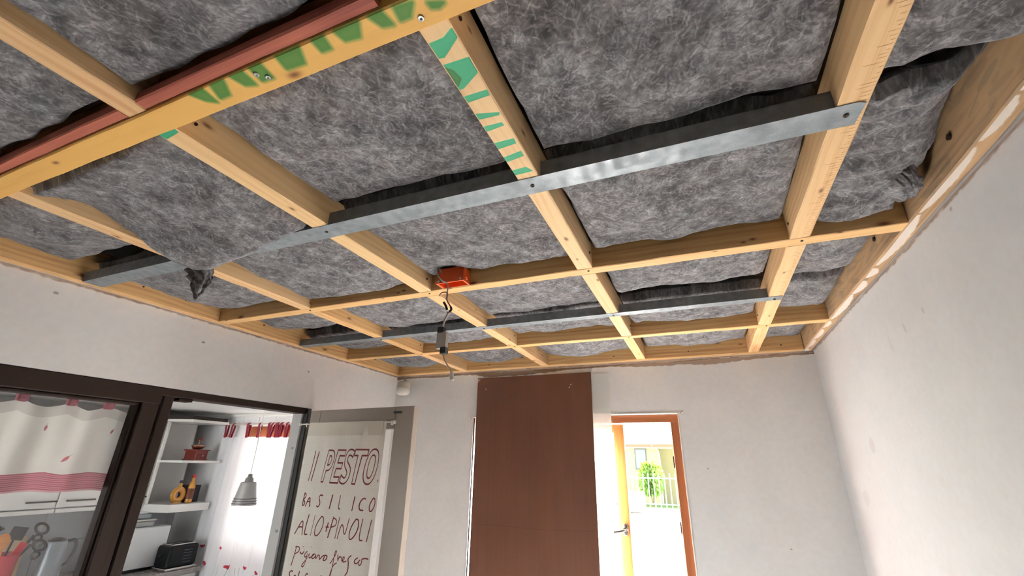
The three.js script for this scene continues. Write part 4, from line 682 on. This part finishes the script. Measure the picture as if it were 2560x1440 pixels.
{ // bell pendant lamp before the curtain
  const root = thing('pendant_lamp', 'grey bell-shaped pendant lamp hanging before the kitchen curtain', 'lamp', null, [-3.13, 1.486, -2.5]), m = gloss(0xb9b6b4, 0.35, { metalness: 0.3, side: THREE.DoubleSide });
  part('shade', lathe([[0.08, 0], [0.079, 0.012], [0.077, 0.02], [0.074, 0.03], [0.052, 0.145], [0.048, 0.152], [0.022, 0.156], [0.02, 0.156]], 44), m, root);
  for (let i = 0; i < 3; i++) part('groove_ring', new THREE.TorusGeometry(0.0788 - i * 0.003, 0.0022, 8, 44).rotateX(Math.PI / 2), gloss(0x4d4a4a, 0.5), root, [0, 0.012 + i * 0.016, 0]);
  part('neck', lathe([[0.03, 0.15], [0.026, 0.178], [0.016, 0.185], [0.014, 0.205], [0.0, 0.207]], 24), gloss(0x8a8583, 0.4), root); part('cord', cyl(0.0022, 0.0022, KC - 1.486 - 0.2, 8), gloss(0xf0efec, 0.5), root, [0, (KC - 1.486 + 0.2) / 2, 0]); part('canopy', cyl(0.04, 0.045, 0.02, 24), gloss(0xeeeeea, 0.5), root, [0, KC - 1.486 - 0.0105, 0]);
  part('bulb', new THREE.SphereGeometry(0.03, 18, 14), gloss(0xf4f2ea, 0.3), root, [0, 0.075, 0]); }

// short curtain behind the fixed glass
{ const z0 = -0.30, z1 = -1.125, y0 = 1.678, y1 = 1.985, W = 2048, Hc = Math.round(W * (y1 - y0) / (z0 - z1)), c = pixels(W, Hc, (x, y) => { const n = (noise2(x / 2, y / 2, 8) - 0.5) * 6; return [228 + n, 226 + n, 220 + n]; }), g = c.getContext('2d'), r = rngOf(5);
  const X = (z) => (z0 - z) / (z0 - z1) * W, Y = (y) => (y1 - y) / (y1 - y0) * Hc;
  g.fillStyle = 'rgba(190,186,182,.6)'; g.fillRect(0, 0, W, Y(1.945));
  for (let i = 0; i < 9; i++) { g.fillStyle = i % 2 ? 'rgb(164,74,92)' : 'rgb(128,46,66)'; g.fillRect(0, Y(1.742 - i * 0.0066), W, (0.0046) * W / (z0 - z1)); } g.fillStyle = 'rgba(176,96,112,.55)'; g.fillRect(0, Y(1.742), W, Hc);
  const pod = (z, y, rot, s) => { g.save(); g.translate(X(z), Y(y)); g.rotate(rot); g.fillStyle = 'rgba(158,72,84,.9)'; g.beginPath(); g.moveTo(0, -s); g.quadraticCurveTo(s * 0.9, -s * 0.1, 0, s * 1.4); g.quadraticCurveTo(-s * 0.7, 0, 0, -s); g.fill(); g.strokeStyle = 'rgba(96,84,84,.8)'; g.lineWidth = 3; g.beginPath(); g.moveTo(0, -s); g.lineTo(s * 0.2, -s * 1.7); g.stroke(); g.restore(); };
  pod(-0.87, 1.905, 0.0, 24); pod(-0.965, 1.80, 0.75, 38); pod(-1.075, 1.90, 0.3, 22); pod(-0.70, 1.83, 0.6, 36); pod(-0.55, 1.86, 0.2, 30);
  g.strokeStyle = 'rgba(70,66,66,.7)'; g.lineWidth = 3; for (let i = 0; i < 6; i++) { g.beginPath(); g.ellipse(X(-0.735) + i * 5, Y(1.852 - i * 0.004), 16, 9, i, 0, 7); g.stroke(); }
  const root = thing('short_curtain', 'short white curtain with a red striped hem behind the fixed glass', 'curtain');
  const mat = phys({ map: texOf(c, { repeat: false }), roughness: 1, transmission: 0.3, thickness: 0, side: THREE.DoubleSide });
  const tabs = [-0.40, -0.53, -0.655, -0.780, -0.918, -1.036];
  const topAt = (z) => { let d = 1; for (let i = 0; i + 1 < tabs.length; i++) if (z <= tabs[i] && z >= tabs[i + 1]) { const t = (z - tabs[i]) / (tabs[i + 1] - tabs[i]); d = Math.pow(Math.abs(t - 0.5) * 2, 1.5); } return 1.985 - 0.022 * (1 - d) - (z < -1.036 ? clamp((-1.036 - z) * 0.25) : 0); };
  const xAt = (z, v) => XL - 0.088 + Math.sin(z * 34 + v) * 0.011 * (0.4 + 0.6 * (1 - v)) + Math.sin(z * 71) * 0.004;
  const g2 = sheet(1, 1, 180, 40, (u, v) => { const z = lerp(z0, z1, u), bot = y0 + Math.sin(z * 34) * 0.004 + Math.sin(z * 13 + 1) * 0.003; return [xAt(z, v), lerp(bot, topAt(z), v), z]; });
  part('cloth', g2, mat, root);
  const tm = std({ color: 0x7c3a48, roughness: 0.9 });
  for (const z of tabs) part('tab', rbox(xAt(z, 1) - 0.012, xAt(z, 1) + 0.012, 1.974, 2.016, z - 0.016, z + 0.016, 0.008), tm, root, null, 'dark red tab');
  part('rod', cyl(0.005, 0.005, 0.86, 12).rotateX(Math.PI / 2), gloss(0xd8d2ca, 0.4), root, [XL - 0.088, 2.006, -0.715]); }

// ---------------------------------------------------------------- outside
{ const t = texOf(pixels(512, 512, (x, y) => { const n = noise2(x / 30, y / 30, 3) * 20 + noise2(x / 4, y / 4, 4) * 16; return [92 + n, 91 + n, 89 + n]; })); t.repeat.set(1 / 4, 1 / 4);
  solo('ground_outside', 'pale sunlit paved yard outside the window', 'ground', box(-40, 40, -0.4, -0.15, -16, 30), std({ map: t, roughness: 0.9 }), null, 'structure');
  const gt = texOf(pixels(512, 512, (x, y) => { const n = noise2(x / 16, y / 16, 6) * 40 + noise2(x / 3, y / 3, 7) * 30; return [56 + n, 74 + n, 40 + n * 0.6]; })); gt.repeat.set(1 / 3, 1 / 3);
  solo('dirt_outside', 'bare dry earth strip in front of the fence', 'ground', box(-40, 40, -0.4, -0.155, -23.2, -16), std({ color: 0x5c5548, roughness: 1 }), null, 'structure');
  solo('lawn_outside', 'green lawn behind the fence outside', 'lawn', box(-40, 40, -0.4, -0.14, -60, -23.2), std({ map: gt, roughness: 1 }), null, 'structure'); }
{ const root = thing('picket_fence', 'turquoise metal picket fence across the yard outside', 'fence', null, [0, -0.14, -23.9]), m = gloss(0x5d9c8f, 0.5);
  const pg = mergeGeometries([box(-0.022, 0.022, 0.08, 1.55, -0.012, 0.012), cyl(0.001, 0.03, 0.09, 4).rotateY(Math.PI / 4).translate(0, 1.595, 0)]);
  for (let i = 0; i < 36; i++) part('picket', pg, m, root, [-7 + i * 0.25, 0, 0]);
  for (const y of [0.25, 1.38]) part('rail', box(-7.1, 1.9, y - 0.025, y + 0.025, 0.013, 0.04), m, root); part('kerb', box(-7.1, 1.9, -0.1, 0.08, -0.1, 0.1), std({ color: 0xb9b4aa }), root); }
{ const cream = std({ color: 0x958a6c, roughness: 0.9 }), red = gloss(0xa8523e, 0.6), root = thing('house', 'cream house with a red fascia beyond the fence', 'house', null, [0, -0.14, -27]);
  part('wall', box(-14, -2.45, 0, 2.95, -6, 0), cream, root); part('wall', box(-2.45, 6, 0, 2.95, -6, -1.2), cream, root);
  part('fascia', box(-14.5, 6.5, 2.86, 3.04, 0.45, 0.5), red, root); part('soffit', box(-14.5, 6.5, 2.84, 2.87, -1.2, 0.45), std({ color: 0xd8d2c2 }), root);
  const rf = new THREE.Shape([[0.6, 3.04], [-3.4, 4.2], [-7.2, 3.04]].map((p) => new THREE.Vector2(...p))); part('roof', new THREE.ExtrudeGeometry(rf, { depth: 21, bevelEnabled: false }).rotateY(-Math.PI / 2).scale(1, 1, 1).translate(6.5, 0, 0), std({ color: 0xd9d4ca, roughness: 0.8 }), root);
  const w = part('window_frame', box(-3.72, -3.08, 1.72, 2.82, 0, 0.05), gloss(0x4a4444, 0.5), root); part('pane', box(-3.66, -3.14, 1.78, 2.76, 0.05, 0.056), gloss(0x6b7690, 0.1), w);
  part('downpipe', tube([[-2.75, 3.0, 0.52], [-2.5, 2.8, 0.3], [-2.42, 2.6, 0.06], [-2.42, 0.1, 0.06]], 0.04, 40), gloss(0xe8e6e0, 0.4), root); }
{ const root = thing('shrub', 'yellow-green leafy shrub behind the turquoise fence', 'shrub', null, [-2.75, -0.14, -25.2]), r = rngOf(3);
  for (let i = 0; i < 5; i++) part('stem', tube([[0, 0, 0], [(r() - 0.5) * 0.3, 0.6, (r() - 0.5) * 0.3], [(r() - 0.5) * 0.9, 1.5, (r() - 0.5) * 0.5]], 0.018, 12, 6), std({ color: 0x6a5238 }), root);
  const leaf = sheet(1, 1, 2, 4, (u, v) => [(u - 0.5) * 0.08 * Math.sin(Math.PI * clamp(v, 0.05, 0.97)) * 2, v * 0.2, Math.abs(u - 0.5) * 0.03 - v * v * 0.05]);
  const im = shade(new THREE.InstancedMesh(leaf, phys({ color: 0x6f8a30, roughness: 0.6, transmission: 0.3, thickness: 0, side: THREE.DoubleSide }), 650)); im.name = 'leaves'; im.userData = { kind: 'stuff' };
  const m = new THREE.Matrix4(), e = new THREE.Euler(), q = new THREE.Quaternion();
  for (let i = 0; i < 650; i++) { const a = r() * 6.28, rad = Math.sqrt(r()), y = 0.5 + r() * 1.5, w = 0.62 * Math.sqrt(clamp(1 - Math.pow((y - 1.2) / 0.95, 2), 0.05, 1)); e.set(r() * 2 - 1, a, r() * 2 - 1); m.compose(V(Math.cos(a) * rad * w, y, Math.sin(a) * rad * w * 0.7), q.setFromEuler(e), V(1, 1, 1)); im.setMatrixAt(i, m); } root.add(im); }
{ const root = thing('white_sack', 'white builder sack standing before the turquoise fence', 'sack', null, [-3.2, -0.15, -22.6]);
  const g = new THREE.BoxGeometry(0.66, 0.78, 0.55, 16, 18, 14), p = g.attributes.position; for (let i = 0; i < p.count; i++) { const y = p.getY(i) + 0.39, b = 1 + 0.12 * Math.sin(y / 0.78 * 3.1) + (noise2(p.getX(i) * 6 + 3, y * 6 + p.getZ(i) * 5, 3) - 0.5) * 0.14; p.setXYZ(i, p.getX(i) * b, Math.max(0.001, y + (y > 0.7 ? (noise2(p.getX(i) * 9, p.getZ(i) * 9, 5) - 0.5) * 0.12 : 0)), p.getZ(i) * b); } g.computeVertexNormals();
  part('bag', g, std({ color: 0xf0efec, roughness: 0.9 }), root); part('loop', tube([[-0.25, 0.74, 0.2], [-0.3, 0.86, 0.18], [-0.16, 0.86, 0.2], [-0.18, 0.74, 0.22]], 0.018, 20), std({ color: 0xe6e4de }), root); }
renderer.render(scene, camera);
